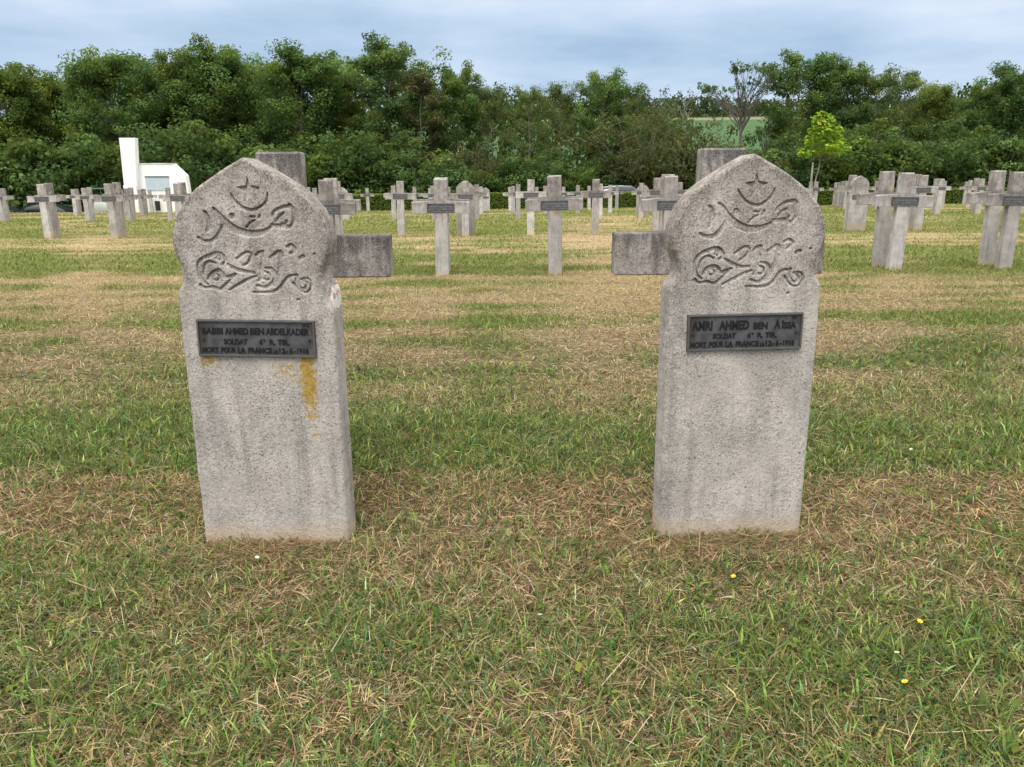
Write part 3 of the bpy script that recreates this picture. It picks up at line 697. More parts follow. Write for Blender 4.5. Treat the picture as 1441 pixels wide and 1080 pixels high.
# ------------------------------------------------------------------ white memorial
def wpt(px, py, Y):
    """position at distance Y of a point seen in the photograph (used only to measure real places and sizes)"""
    a, b = (px - 720.5) / 1082, (540 - py) / 1082
    c, s = math.cos(ROLL), math.sin(ROLL); a, b = a * c + b * s, -a * s + b * c
    d = Vector((a, math.cos(PITCH) + b * math.sin(PITCH), -math.sin(PITCH) + b * math.cos(PITCH)))
    return d * (Y / d.y) + Vector((0, 0, 1.15))
s_ = NT('white_render'); tcn = s_.n('ShaderNodeTexCoord'); P_ = tcn.outputs['Object']; sp_ = s_.n('ShaderNodeSeparateXYZ'); s_.l(P_, sp_.inputs[0])
n_ = s_.noise(s_.mapping(P_, (5, 5, 0.5)), 1.0, 4)
c_ = s_.mix(s_.mapr(s_.noise(P_, 1.3, 4), 0.3, 0.7), (0.83, 0.84, 0.85), (0.90, 0.91, 0.93))
c_ = s_.mix(s_.math('MULTIPLY', s_.mapr(n_, 0.56, 0.8), s_.mapr(sp_.outputs[2], 1.9, 3.2)), c_, (0.50, 0.48, 0.45))
c_ = s_.mix(s_.math('MULTIPLY', s_.mapr(s_.noise(P_, 2.2, 4), 0.4, 0.6), s_.mapr(sp_.outputs[2], 0.9, 0.1, 0, 0.7)), c_, (0.78, 0.70, 0.52))
s_.bsdf(c_, 0.85, bump=n_, bstr=0.05, spec=0.2); M_WHITE = s_.m
M_PANEL = mat_simple('blue_grey_panel', (0.47, 0.55, 0.62), 0.25, 0.0, 0.06, 2); M_DARK = mat_simple('dark_grey_door', (0.045, 0.04, 0.04), 0.5); M_SLAB = mat_simple('weathered_coping', (0.62, 0.60, 0.57), 0.9, 0, 0.25, 3)
mem = empty('memorial', (-22.9, 47.4, 0))
tag(mem, "white painted memorial with a tall tapering pylon and a blue-grey panel, by the trees", 'memorial')
def mem_part(name, outline, y0, y1, mat, bev=0.02):
    bm = bmesh.new(); pts = [(wpt(px, py, 47.4 + y0).x + 22.9, wpt(px, py, 47.4 + y0).z) for px, py in outline]
    prism(bm, pts, y0, y1)
    bmesh.ops.bevel(bm, geom=bm.edges[:], offset=bev, segments=1, affect='EDGES')
    return obj(name, bm_mesh(name, bm, mat), mem)
mem_part('pylon', [(178.6, 303), (194.2, 303), (189.5, 194.4), (167.2, 194.4)], -0.30, 0.15, M_WHITE)
mem_part('plinth', [(177, 303), (197, 303), (190.8, 261), (173.0, 261)], -0.42, -0.302, M_WHITE)
mem_part('block', [(197.5, 303), (267.5, 303), (264.4, 268), (261, 247), (244, 231.2), (190.7, 231.2), (192.8, 262)], 0.05, 0.55, M_WHITE)
mem_part('coping', [(190.6, 231.2), (244, 231.2), (243.4, 229.9), (190.5, 229.9)], 0.02, 0.60, M_SLAB, 0.01)
mem_part('panel', [(206.5, 268.2), (238.2, 268.2), (237.0, 249.6), (203.8, 249.6)], 0.015, 0.047, M_PANEL, 0.004)
mem_part('panel_frame', [(203.5, 249.4), (237.3, 249.4), (237.2, 248.2), (203.3, 248.2)], -0.02, 0.047, M_RIM, 0.004)
mem_part('door', [(219.5, 296.5), (225.8, 296.5), (224.6, 283.2), (217.4, 283.2)], 0.01, 0.047, M_DARK, 0.004)

# ------------------------------------------------------------------ foliage
def leaf_mesh_arrays(P, N, L, W, rs, fold=0.18):
    """diamond leaves or sprays: P centres, N normals, L lengths, W widths"""
    n = len(P)
    T = rs.normal(size=(n, 3)); T -= N * (T * N).sum(1)[:, None]; T /= np.linalg.norm(T, axis=1)[:, None] + 1e-9
    B = np.cross(N, T)
    L = np.broadcast_to(L, n)[:, None]; W = np.broadcast_to(W, n)[:, None]
    a = P - T * L * 0.5; b = P + B * W * 0.5 + N * W * fold - T * L * 0.08; c = P + T * L * 0.5 - N * L * 0.12; d = P - B * W * 0.5 + N * W * fold - T * L * 0.08
    V = np.stack([a, b, c, d], 1).reshape(-1, 3)
    F = np.arange(n * 4).reshape(n, 4)
    return V, F
def clump_leaves(C, Rr, n, rs, tint, flat=0.72, L=0.30, var=0.22, up=0.35):
    """leaves gathered in clumps: C centres (m,3), Rr radii (m,)"""
    m = len(C)
    D = rs.normal(size=(m, n, 3)); D /= np.linalg.norm(D, axis=2)[..., None]
    rad = rs.rand(m, n, 1) ** 0.45
    P = C[:, None, :] + D * rad * Rr[:, None, None] * np.array((1, 1, flat))
    N = D * 0.75 + rs.normal(size=(m, n, 3)) * 0.45 + np.array((0, 0, up)); N /= np.linalg.norm(N, axis=2)[..., None]
    br = np.exp(rs.normal(size=(m, 1)) * var) * np.exp(rs.normal(size=(m, n)) * 0.16)
    yl = np.clip(rs.normal(size=(m, 1)) * 0.35, -0.4, 0.9)
    col = np.array(tint)[None, None, :] * br[..., None] * (1 + yl[..., None] * np.array((0.55, 0.22, -0.15)))
    P = P.reshape(-1, 3); N = N.reshape(-1, 3); col = np.clip(col.reshape(-1, 3), 0.004, 0.6)
    ls = L * (0.7 + 0.6 * rs.rand(len(P)))
    V, F = leaf_mesh_arrays(P, N, ls, ls * 0.62, rs)
    return V, F, np.repeat(col, 4, 0)
class Wood:
    def __init__(s): s.V = []; s.F = []; s.n = 0
    def tube(s, pts, r0, r1, k=5):
        pts = [np.asarray(p, float) for p in pts]; n = len(pts); rings = []
        for i, p in enumerate(pts):
            d = pts[min(i + 1, n - 1)] - pts[max(i - 1, 0)]; d = d / (np.linalg.norm(d) + 1e-9)
            a = np.cross(d, (0.31, 0.87, 0.2)); a /= np.linalg.norm(a) + 1e-9; b = np.cross(d, a)
            r = r0 + (r1 - r0) * (i / (n - 1))
            if i == 0 and p[2] < 0.05: r *= 1.35
            rings.append([p + r * (math.cos(2 * math.pi * j / k) * a + math.sin(2 * math.pi * j / k) * b) for j in range(k)])
        base = s.n
        for rg in rings: s.V += rg
        for i in range(n - 1):
            for j in range(k):
                j2 = (j + 1) % k
                s.F.append((base + i * k + j, base + i * k + j2, base + (i + 1) * k + j2, base + (i + 1) * k + j))
        s.n += n * k
    def mesh(s, name, mat): return fast_mesh(name, np.array(s.V), np.array(s.F), mat, smooth=True)
def limb(rs, p, az, el, L, bend=0.25, n=5, wob=0.06):
    pts = [np.array(p, float)]; 
    for i in range(1, n):
        e = el + bend * i / n; a = az + rs.normal() * wob * 2
        pts.append(pts[-1] + (L / (n - 1)) * np.array((math.cos(a) * math.cos(e), math.sin(a) * math.cos(e), math.sin(e))) + rs.normal(size=3) * wob * L * 0.25)
    return pts
def make_tree(kind, seed, H=12.0):
    """returns trunk mesh and crown mesh of a tree of nominal height H"""
    rs = np.random.RandomState(seed); wd = Wood(); C = []; Rr = []
    P = dict(dense=dict(nl=26, h0=.10, h1=.95, Rc=3.3, sub=5, n=140, rc=(.6, 1.1), tint=(.122, .186, .060), L=.20, low=.8),
             airy=dict(nl=24, h0=.24, h1=.96, Rc=3.4, sub=6, n=95, rc=(.5, .95), tint=(.136, .198, .070), L=.195, low=.5),
             thin=dict(nl=24, h0=.18, h1=.96, Rc=3.0, sub=6, n=44, rc=(.4, .85), tint=(.152, .195, .076), L=.19, low=.6),
             brown=dict(nl=16, h0=.2, h1=.95, Rc=1.9, sub=5, n=26, rc=(.4, .7), tint=(.125, .115, .058), L=.26, low=.7),
             sparse=dict(nl=30, h0=.36, h1=.58, Rc=4.4, sub=8, n=20, rc=(.25, .5), tint=(.085, .13, .042), L=.20, low=.6),
             bare=dict(nl=15, h0=.3, h1=.9, Rc=2.2, sub=5, n=5, rc=(.3, .5), tint=(.075, .10, .040), L=.24, low=.6))[kind]
    tr = [np.array((0, 0, -0.3)), ]
    top = H * (0.62 if kind == 'sparse' else 0.93)
    lean = rs.normal(size=2) * 0.02 * H
    for i in range(1, 9):
        t = i / 8; tr.append(np.array((lean[0] * t + rs.normal() * .09, lean[1] * t + rs.normal() * .09, top * t)))
    r0 = 0.17 if kind in ('dense', 'airy', 'thin') else 0.10
    wd.tube(tr, r0, 0.03, 7)
    def on_trunk(h):
        t = np.clip(h / top, 0, 1) * 8; i = min(int(t), 7); return tr[i] + (tr[i + 1] - tr[i]) * (t - i)
    for i in range(P['nl']):
        f = (i + rs.rand() * .6) / P['nl']; h = H * (P['h0'] + (P['h1'] - P['h0']) * f)
        az = i * 2.399 + rs.normal() * .3
        if kind == 'sparse':
            el = R(50) + R(34) * (i * .618 % 1); L = (H - h) / max(math.sin(el + R(3)), .72) * (0.84 + 0.10 * rs.rand())
            bend = R(8)
        else:
            prof = (P['low'] + (1 - P['low']) * math.sin(math.pi * min(f * 1.3, 1) * .5)) * math.sqrt(max(1 - max(f - .5, 0) ** 2 / .30, .2))
            L = P['Rc'] * prof * (0.75 + .5 * rs.rand()); el = R(14 + 30 * f + rs.normal() * 8); bend = R(18)
        lp = limb(rs, on_trunk(min(h, top * .97)), az, el, L, bend)
        wd.tube(lp, 0.028 + 0.018 * L / 3, 0.012, 5)
        for q in range(P['sub']):
            t = .35 + .65 * (q + rs.rand()) / P['sub']; k = min(int(t * 4), 3); p = lp[k] + (lp[k + 1] - lp[k]) * (t * 4 - k)
            sl = L * (.30 + .25 * rs.rand()) * (0.6 if kind == 'sparse' else 1)
            sp = limb(rs, p, az + rs.choice((-1, 1)) * (R(35) + R(35) * rs.rand()), el + R(rs.normal() * 15 + 8), sl, R(15), 4)
            wd.tube(sp, 0.016, 0.006, 4)
            if kind != 'sparse' or t > .72: C.append(sp[-1]); Rr.append(rs.uniform(*P['rc']))
            if kind in ('dense', 'airy', 'brown', 'thin') and rs.rand() < .6: C.append(sp[1]); Rr.append(rs.uniform(*P['rc']) * .85)
            if kind in ('sparse', 'bare'):
                for _ in range(3):
                    tw = limb(rs, sp[rs.randint(1, 4)], az + rs.normal() * .9, el + rs.normal() * .35, sl * .5, R(10), 3); wd.tube(tw, 0.010, 0.004, 3)
                    if kind == 'sparse' and t > .6 and rs.rand() < .3: C.append(tw[-1]); Rr.append(rs.uniform(*P['rc']) * .8)
        C.append(lp[-1]); Rr.append(rs.uniform(*P['rc']))
    if kind != 'sparse':
        for _ in range(9): C.append(tr[-1] + rs.normal(size=3) * (.9, .9, .45)); Rr.append(rs.uniform(*P['rc']) * .9)
    C = np.array(C); Rr = np.array(Rr)
    if kind == 'bare': keep = rs.rand(len(C)) < .5; C, Rr = C[keep], Rr[keep]
    V, F, col = clump_leaves(C, Rr, P['n'], rs, P['tint'], L=P['L'])
    return wd.mesh('trunk', M_PALEBARK if kind in ('bare', 'airy', 'thin') else M_BARK), fast_mesh('crown', V, F, M_LEAF, col)
def make_fan(seed=5, H=11.2, fork=6.6, half=3.3):
    rs = np.random.RandomState(seed); wd = Wood(); C = []; Rr = []
    f0 = np.array((0, 0, fork)); wd.tube([(0, 0, -.3), (.06, 0, 2.2), (-.03, .05, 4.4), f0], .15, .10, 7)
    for i in range(36):
        az = i * 2.399; ph = math.asin(.06 + .92 * ((i * .618) % 1)); lead = i < 9
        e = f0 + np.array((half * math.cos(ph) * math.cos(az), half * math.cos(ph) * math.sin(az), (H - fork) * (.56 + .44 * math.sin(ph)))) + rs.normal(size=3) * .12
        st = f0 + np.array((0, 0, rs.uniform(-.9, 1.2 if not lead else 0)))
        m1 = st + (e - st) * .33 + np.array((0, 0, .35)) + rs.normal(size=3) * .07; m2 = st + (e - st) * .68 + np.array((0, 0, .28)) + rs.normal(size=3) * .08
        pts = [st, m1, m2, e]; wd.tube(pts, .05 if lead else .034, .012, 5)
        for q in range(13):
            t = .30 + .70 * q / 12; k = min(int(t * 3), 2); p = pts[k] + (pts[k + 1] - pts[k]) * (t * 3 - k)
            d = (e - st) / np.linalg.norm(e - st) + rs.normal(size=3) * .45; tw = limb(rs, p, math.atan2(d[1], d[0]), math.asin(np.clip(d[2] / np.linalg.norm(d), -1, 1)), .35 + .35 * rs.rand(), R(10), 3)
            wd.tube(tw, .018, .008, 3)
            if rs.rand() < (t - .35) * .85: C.append(tw[-1]); Rr.append(rs.uniform(.18, .34))
        C.append(e); Rr.append(.32)
    V, F, col = clump_leaves(np.array(C), np.array(Rr), 14, rs, (.115, .175, .060), L=.19)
    return wd.mesh('trunk', M_BARK), fast_mesh('crown', V, F, M_LEAF, col)
def make_bush(seed, H=4.0, Rc=2.3, tint=(.104, .164, .054), n=85, twiggy=False):
    rs = np.random.RandomState(seed); wd = Wood(); C = []; Rr = []
    for i in range(13 if not twiggy else 18):
        az = i * 2.399; el = R(40 + 45 * rs.rand()); L = H * (.55 + .4 * rs.rand()) if not twiggy else H * (.7 + .35 * rs.rand())
        lp = limb(rs, (rs.normal() * .25, rs.normal() * .25, -.2), az, el, L, R(8) if not twiggy else R(-18), 6)
        wd.tube(lp, .035, .010, 4)
        for k in range(1, 6):
            for _ in range(2):
                C.append(lp[k] + rs.normal(size=3) * (.5, .5, .35)); Rr.append(rs.uniform(.4, .8))
            if twiggy:
                tw = limb(rs, lp[k], az + rs.normal(), R(20) + rs.normal() * .5, 1.2, R(-30), 4); wd.tube(tw, .010, .004, 3)
    for _ in range(26):
        a = rs.rand() * 6.28; r = Rc * math.sqrt(rs.rand()); z = rs.rand()
        C.append(np.array((math.cos(a) * r, math.sin(a) * r, .25 + z * H * .72 * math.sqrt(max(1 - (r / Rc) ** 2, .08))))); Rr.append(rs.uniform(.45, .85))
    C = np.array(C); C[:, 2] = np.maximum(C[:, 2], .2)
    V, F, col = clump_leaves(C, np.array(Rr), n if not twiggy else n // 3, rs, tint, L=.20)
    return wd.mesh('stems', M_BARK if not twiggy else M_PALEBARK), fast_mesh('foliage', V, F, M_LEAF, col)
TREES = {'dense': [make_tree('dense', s) for s in (11, 12, 13, 14)], 'airy': [make_tree('airy', s) for s in (21, 22, 23)],
         'brown': [make_tree('brown', 31)], 'thin': [make_tree('thin', 35), make_tree('thin', 36), make_tree('thin', 37)], 'sparse': [make_fan(), make_fan(8, 9.0, 4.6, 2.6)], 'bare': [make_tree('bare', 51), make_tree('bare', 52)]}
BUSH = {'green': [make_bush(61), make_bush(62, 3.6, 2.4), make_bush(63, 4.4, 2.0)], 'olive': [make_bush(71, 5.2, 3.2, (.125, .135, .060), 120, True)], 'pale': [make_bush(81, 4.2, 2.2, (.11, .168, .045))]}
GT = 'trees along the edge of the cemetery'; GB = 'bushes under the trees'
def place_plant(name, pair, parts, x, y, H, H0, wid, rz, col, label, cat, group):
    t = empty(name, (x, y, float(gz(x, y)) - 0.02), rz); s = H / H0
    t.scale = (s * wid, s * wid, s)
    a = obj(parts[0], pair[0], t); b = obj(parts[1], pair[1], t); b.color = (*col, 1)
    return tag(t, label, cat, group)
def top_of(pair):
    z = np.zeros(len(pair[1].vertices) * 3, np.float32); pair[1].vertices.foreach_get('co', z); return float(np.percentile(z[2::3], 99.6))
_r = random.Random(11)
# (photo column, photo row of the top, distance, kind, variant, width factor, tint, label)
TL = [
 (-75,112,63,'dense',0,1.2,(1,1,1),"dense dark tree cut off by the left photo edge"),
 (2,92,62,'dense',1,1.15,(1.35,1.25,.95),"yellowish green tree at the left photo edge"),
 (60,110,66,'dense',2,1.15,(1.15,1.08,.9),"lower rounded dark tree between the yellowish edge tree and the tall one beside the pylon"),
 (104,112,69,'dense',3,1.1,(.95,1,1),"low dark tree just left of the tall tree beside the memorial pylon"),
 (150,70,62,'dense',0,1.05,(1.05,1.1,1),"tall tree with an overhanging top behind the memorial's pylon"),
 (208,84,67,'dense',2,1.05,(.8,.9,1.0),"dark tree rising behind the memorial's block"),
 (262,75,64,'dense',1,1.0,(1.1,1.05,.95),"tree with a frayed pointed top right of the memorial"),
 (312,64,63,'dense',3,1.1,(1,1.05,1),"tall broad tree above the left headstone's left shoulder"),
 (366,84,68,'dense',0,1.05,(1.2,1.1,.95),"tree right behind the left headstone's tip"),
 (416,68,62,'dense',2,1.05,(.98,1.05,1),"tall rounded tree right of the left headstone's tip"),
 (470,82,66,'dense',1,1.0,(1.25,1.12,.9),"tree between the two tall ones right of the left headstone"),
 (543,55,62,'airy',0,1.15,(.85,.95,.9),"tallest tree of the whole line, left of centre"),
 (590,100,60,'brown',0,1.1,(1,1,1),"half dead reddish brown tree next to the tallest tree"),
 (636,95,63,'dense',3,.92,(1.05,1.1,1),"full green tree right of the reddish brown one"),
 (690,114,63,'thin',0,.95,(1,1,1),"thin-topped tree left of the picture's centre line"),
 (745,121,61,'thin',1,.85,(1,1.02,1),"slender airy tree above the lichen-patched cross"),
 (788,118,64,'thin',2,.9,(1,1,1),"small-crowned tree right of the slender airy one"),
 (850,100,61,'airy',0,.95,(1,1.08,1),"tree with two forked pale stems and a high open crown, right of centre"),
 (888,112,64,'thin',0,.95,(.95,1,1),"tree right of the one with two pale stems"),
 (920,121,64,'bare',0,1.0,(1,1,1),"thinly leaved tree over the olive drooping bush"),
 (960,124,60,'bare',1,1.0,(1,1,1),"nearly leafless tree at the left side of the gap with the field"),
 (1012,158,62,'bare',0,.6,(1,1,1),"small twiggy tree standing in the gap before the field"),
 (1048,89,61,'sparse',0,1.0,(1,1,1),"fan-shaped tree with bare branches and leaves only at its rim"),
 (1082,172,60,'sparse',1,.6,(.9,.9,.9),"small dark forked tree in the gap, under the fan-shaped tree"),
 (1128,75,62,'airy',2,1.15,(.85,.95,.85),"tall open-crowned tree behind the young bright tree"),
 (1192,84,64,'airy',0,1.05,(.85,.95,.9),"tall tree right behind the young bright tree"),
 (1240,97,63,'thin',1,1.0,(.95,1,.9),"tree with a loose crown above the distant arched headstone"),
 (1277,102,66,'thin',2,.9,(.8,.9,.9),"narrow dark tree above the large right-hand pair of crosses"),
 (1322,115,62,'dense',0,.85,(1.25,1.1,.9),"olive green tree with a rounded top toward the right edge"),
 (1380,121,65,'dense',3,.9,(1,1,1),"lower tree between the rounded one and the right edge tree"),
 (1428,92,60,'dense',2,1.05,(.85,.95,1),"tall dark tree at the right photo edge"),
 (1500,90,62,'dense',1,1.1,(.9,1,1),"dark tree just outside the right photo edge"),
]
for px, py, D, kind, v, wf, col, lab in TL:
    p = wpt(px, py, D); base = float(gz(p.x, D)); H0 = top_of(TREES[kind][v])
    place_plant('tree', TREES[kind][v], ('trunk', 'crown'), p.x, D, p.z - base, H0, wf, _r.uniform(0, 6.28), col, lab, 'tree', GT)
BL = [
 (-30,195,56,'green',0,"dark bush at the left photo edge behind the parked cars"), (22,185,58,'green',1,"dark bush behind the leftmost car"), (78,205,57,'green',2,"bush behind the leftmost complete cross"),
 (122,190,58,'pale',0,"lighter green bush left of the memorial's pylon"), (160,215,60,'green',0,"dark bush directly behind the memorial's pylon"), (215,195,58,'green',1,"bush behind the memorial's block"),
 (275,180,58,'green',2,"bush between the memorial and the left headstone"), (330,200,57,'green',0,"bush behind the left headstone's tip"), (395,185,58,'green',1,"bush behind the head of the left reverse cross"),
 (450,205,56,'pale',0,"bright green bush right of the left headstone's cross"), (500,190,58,'green',2,"bush above the lone cross at the hedge"), (555,195,58,'green',0,"bush above the slim cross with the pale blotch"),
 (610,205,56,'green',1,"bush above the rust-stained cross"), (660,205,58,'olive',0,"olive bush above the headstone seen from behind"), (715,222,57,'green',2,"bush above the three crosses in a line"),
 (765,215,58,'green',0,"dark bush left behind the lichen-patched cross"), (820,228,57,'pale',0,"yellowish bush right of the lichen-patched cross"), (870,225,59,'green',1,"dark bush under the tree with two pale stems"),
 (905,150,58,'olive',0,"large drooping olive-brown bush left of the right headstone"), (955,170,59,'olive',0,"olive bush at the left side of the gap with the field"),
 (1010,208,57,'green',2,"low bush in the gap before the field"), (1060,205,57,'olive',0,"low twiggy bush in the gap above the right headstone's tip"), (1100,205,56,'green',1,"bush left of the young bright tree"),
 (1145,185,57,'green',0,"dark bush directly behind the young tree's thin stem"), (1200,178,56,'pale',0,"full green bush right of the young bright tree"), (1250,200,57,'green',2,"bush above the large right-hand pair of crosses"),
 (1290,190,58,'green',1,"dark bush right of the large right-hand pair"), (1335,180,57,'green',0,"bush above the right-hand hedge stretch"), (1385,200,57,'green',2,"bush left of the cross at the right photo edge"), (1440,185,58,'green',1,"dark bush at the right photo edge"),
]
for px, py, D, kind, v, lab in BL:
    p = wpt(px, py, D); base = float(gz(p.x, D)); H0 = top_of(BUSH[kind][v])
    place_plant('bush', BUSH[kind][v], ('stems', 'foliage'), p.x, D, p.z - base, H0, 1.05 if kind != 'olive' else .85, _r.uniform(0, 6.28), (_r.uniform(.85, 1.15),) * 3, lab, 'bush', GB)
# the young maple and its stake
rs = np.random.RandomState(5); wd = Wood(); Hm = wpt(1157, 155, 45.0).z
px0 = wpt(1140.5, 290, 45.0); mx = px0.x
wd.tube([(0, 0, -.2), (.08, 0, .7), (.16, 0, 1.5), (.30, 0, 2.2), (.36, 0, 2.9), (.30, 0, 3.5), (.5, 0, 4.4), (.7, 0, 5.0)], .050, .012, 6)
for p0, p1, p2 in (((.30, 0, 2.2), (.75, .1, 2.6), (1.2, .2, 3.1)), ((.33, 0, 2.6), (-.1, -.1, 3.0), (-.45, 0, 3.5)), ((.36, 0, 2.9), (.7, -.2, 3.2), (1.0, -.3, 3.7)), ((.3, 0, 3.5), (.0, .2, 3.9), (-.2, .3, 4.3)), ((.4, 0, 4.0), (.8, .1, 4.3), (1.1, .1, 4.6))): wd.tube([p0, p1, p2], .018, .007, 4)
K = wpt(1157, 155, 45.0).x - mx
C = []; Rr = []
for i in range(92):
    z = 2.95 + (Hm - 3.1) * rs.rand() ** 1.15; f = (z - 2.95) / (Hm - 3.1)
    half = np.interp(f, [0, .12, .4, .62, .85, 1], [1.12, 1.28, 1.12, .80, .45, .18]); c0 = np.interp(f, [0, .5, 1], [.42, .52, K - 0.03])
    a = rs.rand() * 6.28; r = math.sqrt(rs.rand()) * half
    C.append((c0 + r * math.cos(a), r * math.sin(a), z)); Rr.append(rs.uniform(.16, .32))
V, F, col = clump_leaves(np.array(C), np.array(Rr), 16, rs, (.30, .47, .055), L=.27, var=.2, up=.9)
mp = empty('young_tree', (mx, 45.0, 0)); tag(mp, "young bright lime-green maple on a thin stem behind the right headstone", 'tree')
obj('trunk', wd.mesh('trunk', M_PALEBARK), mp); obj('crown', fast_mesh('crown', V, F, M_MAPLE, col), mp)
wd = Wood(); wd.tube([(0, 0, -.2), (0, 0, 1.0), (.02, 0, wpt(1140.5, 229, 44.9).z)], .055, .05, 8); wd.F.append((wd.n - 8, wd.n - 7, wd.n - 6, wd.n - 5)); wd.F.append((wd.n - 8, wd.n - 5, wd.n - 4, wd.n - 1)); wd.F.append((wd.n - 4, wd.n - 3, wd.n - 2, wd.n - 1))
tag(obj('tree_stake', wd.mesh('tree_stake', M_PALEBARK), None, (wpt(1139, 290, 44.8).x - .02, 44.8, 0)), "pale wooden stake standing beside the young lime-green tree", 'stake')

# deep wood behind the front trees, one mass
rs = np.random.RandomState(90); C = []; Rr = []
for px in range(-160, 1620, 9):
    lim = np.interp(px, [-160, 0, 60, 120, 300, 560, 600, 640, 760, 870, 900, 960, 985, 1095, 1110, 1300, 1340, 1620], [120, 120, 135, 108, 98, 100, 125, 135, 150, 150, 172, 180, 232, 232, 170, 160, 140, 130])
    for k in range(11):
        D = rs.uniform(69, 84); tp = wpt(px + rs.uniform(-6, 6), lim + rs.normal() * 8, D)
        C.append((tp.x, D, max(0.3, tp.z * (1 - rs.rand() ** 1.4)))); Rr.append(rs.uniform(.8, 1.5))
V, F, col = clump_leaves(np.array(C), np.array(Rr), 34, rs, (.056, .090, .030), L=.42, flat=.9)
tag(obj('woodland', fast_mesh('woodland', V, F, M_LEAF, col)), "dark wood behind the front row of trees", 'woodland', kind='stuff')
# woods on the hill behind the field
rs = np.random.RandomState(91); C = []; Rr = []
for x in np.arange(-160, 330, 3.2):
    for k in range(3):
        if fbm(np.array(x / 30.0), np.array(k * 3.3), 2, 1) < .34: continue
        D = 340 + 18 * k + rs.uniform(-6, 6); xx = x + rs.uniform(-3, 3); hh = 4.5 + 5 * fbm(np.array(xx / 25.0), np.array(k * 1.7), 2, 3)
        for q in range(4): C.append((xx + rs.normal() * 2, D, float(gz(xx, D)) + hh * (q + .5) / 4)); Rr.append(rs.uniform(1.8, 2.8))
V, F, col = clump_leaves(np.array(C), np.array(Rr), 16, rs, (.060, .085, .048), L=1.6, flat=.9)
tag(obj('hill_woods', fast_mesh('hill_woods', V, F, M_LEAF, col)), "dark woods on the hill beyond the green field", 'woodland', kind='stuff')

# ------------------------------------------------------------------ clipped hedge at the end of the lawn
rs = np.random.RandomState(33)
h0, h1 = np.array((-11.8, 45.75)), np.array((42.0, 53.6)); hl = np.linalg.norm(h1 - h0); hd = (h1 - h0) / hl; hn = np.array((-hd[1], hd[0]))
n = 62000; t = rs.rand(n) * hl; face = rs.rand(n); HH, HW = 0.93, 0.75
top = face < .36; front = (face >= .36) & (face < .84)
u = np.where(top, rs.rand(n) * HW, np.where(front, 0.0, HW)) + rs.normal(size=n) * .022
z = np.where(top, HH, rs.rand(n) * HH) + rs.normal(size=n) * .020 + .05 * (fbm(t * .8, t * 0, 2, 2) - .5)
Pn = np.stack([h0[0] + hd[0] * t + hn[0] * u, h0[1] + hd[1] * t + hn[1] * u, np.maximum(z, .03)], 1)
nb = np.where(top[:, None], np.array((0, 0, 1.0)), np.where(front[:, None], np.array((-hn[0], -hn[1], .25)), np.array((hn[0], hn[1], .25))))
N = nb + rs.normal(size=(n, 3)) * .55; N /= np.linalg.norm(N, axis=1)[:, None]
col = np.array((.135, .185, .040)) * np.exp(rs.normal(size=(n, 1)) * .38) * np.where(top[:, None], (1.7, 1.6, 1.3), (1, 1, 1))  # top leaves tinted brighter: light from above put into the colour
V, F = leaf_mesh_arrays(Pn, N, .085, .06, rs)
bm = bmesh.new(); add_box(bm, (0, .07, -.1), (hl, HW - .07, HH - .07)); core = bm_mesh('core', bm, mat_simple('hedge_inside_shade', (.014, .018, .008), 1.0, spec=.05))
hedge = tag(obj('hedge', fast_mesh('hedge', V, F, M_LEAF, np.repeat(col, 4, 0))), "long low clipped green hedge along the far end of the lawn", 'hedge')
obj('shade_core', core, hedge, (h0[0], h0[1], 0), (0, 0, math.atan2(hd[1], hd[0])))  # solid dark box: shade between the leaves painted in, no twigs modelled

# ------------------------------------------------------------------ vehicles on the track beyond the lawn
M_GLASS = mat_simple('car_glass', (.02, .025, .03), .08, 0, .02, 2, .6); M_TYRE = mat_simple('tyre', (.02, .02, .02), .9); M_RIMS = mat_simple('wheel_metal', (.35, .36, .37), .4, .6); M_LAMP = mat_simple('headlamp_glass', (.75, .78, .8), .15, 0, .02)
def wheel(parent, x, y, r, w):
    bm = bmesh.new(); bmesh.ops.create_cone(bm, cap_ends=True, segments=24, radius1=r, radius2=r, depth=w)
    bmesh.ops.bevel(bm, geom=[e for e in bm.edges if len(e.link_faces) == 2 and e.calc_face_angle(0) > 1], offset=r * .12, segments=2, affect='EDGES')
    bmesh.ops.rotate(bm, verts=bm.verts, cent=(0, 0, 0), matrix=Matrix.Rotation(R(90), 3, 'X'))
    wo = obj('wheel', bm_mesh('wheel', bm, M_TYRE), parent, (x, y, r))
    bm = bmesh.new(); bmesh.ops.create_cone(bm, cap_ends=True, segments=20, radius1=r * .62, radius2=r * .5, depth=w + .02)
    bmesh.ops.rotate(bm, verts=bm.verts, cent=(0, 0, 0), matrix=Matrix.Rotation(R(90), 3, 'X')); obj('rim', bm_mesh('rim', bm, M_RIMS), wo)
def loft(secs, mat, name, parent):
    """secs: (x, half width bottom, half width top, z bottom, z top)"""
    bm = bmesh.new(); rings = []
    for x, wb, wt, zb, zt in secs:
        m = (zb + zt) / 2
        rings.append([bm.verts.new(v) for v in ((x, -wb * .92, zb), (x, -wb, zb + .1 * (zt - zb)), (x, -(wb * .6 + wt * .4) , m), (x, -wt, zt - .06 * (zt - zb)), (x, -wt * .86, zt), (x, wt * .86, zt), (x, wt, zt - .06 * (zt - zb)), (x, wb * .6 + wt * .4, m), (x, wb, zb + .1 * (zt - zb)), (x, wb * .92, zb))])
    for a, b in zip(rings, rings[1:]):
        for i in range(10): bm.faces.new((a[i], a[(i + 1) % 10], b[(i + 1) % 10], b[i]))
    bm.faces.new(rings[0]); bm.faces.new(rings[-1][::-1])
    return obj(name, bm_mesh(name, bm, mat, True), parent)
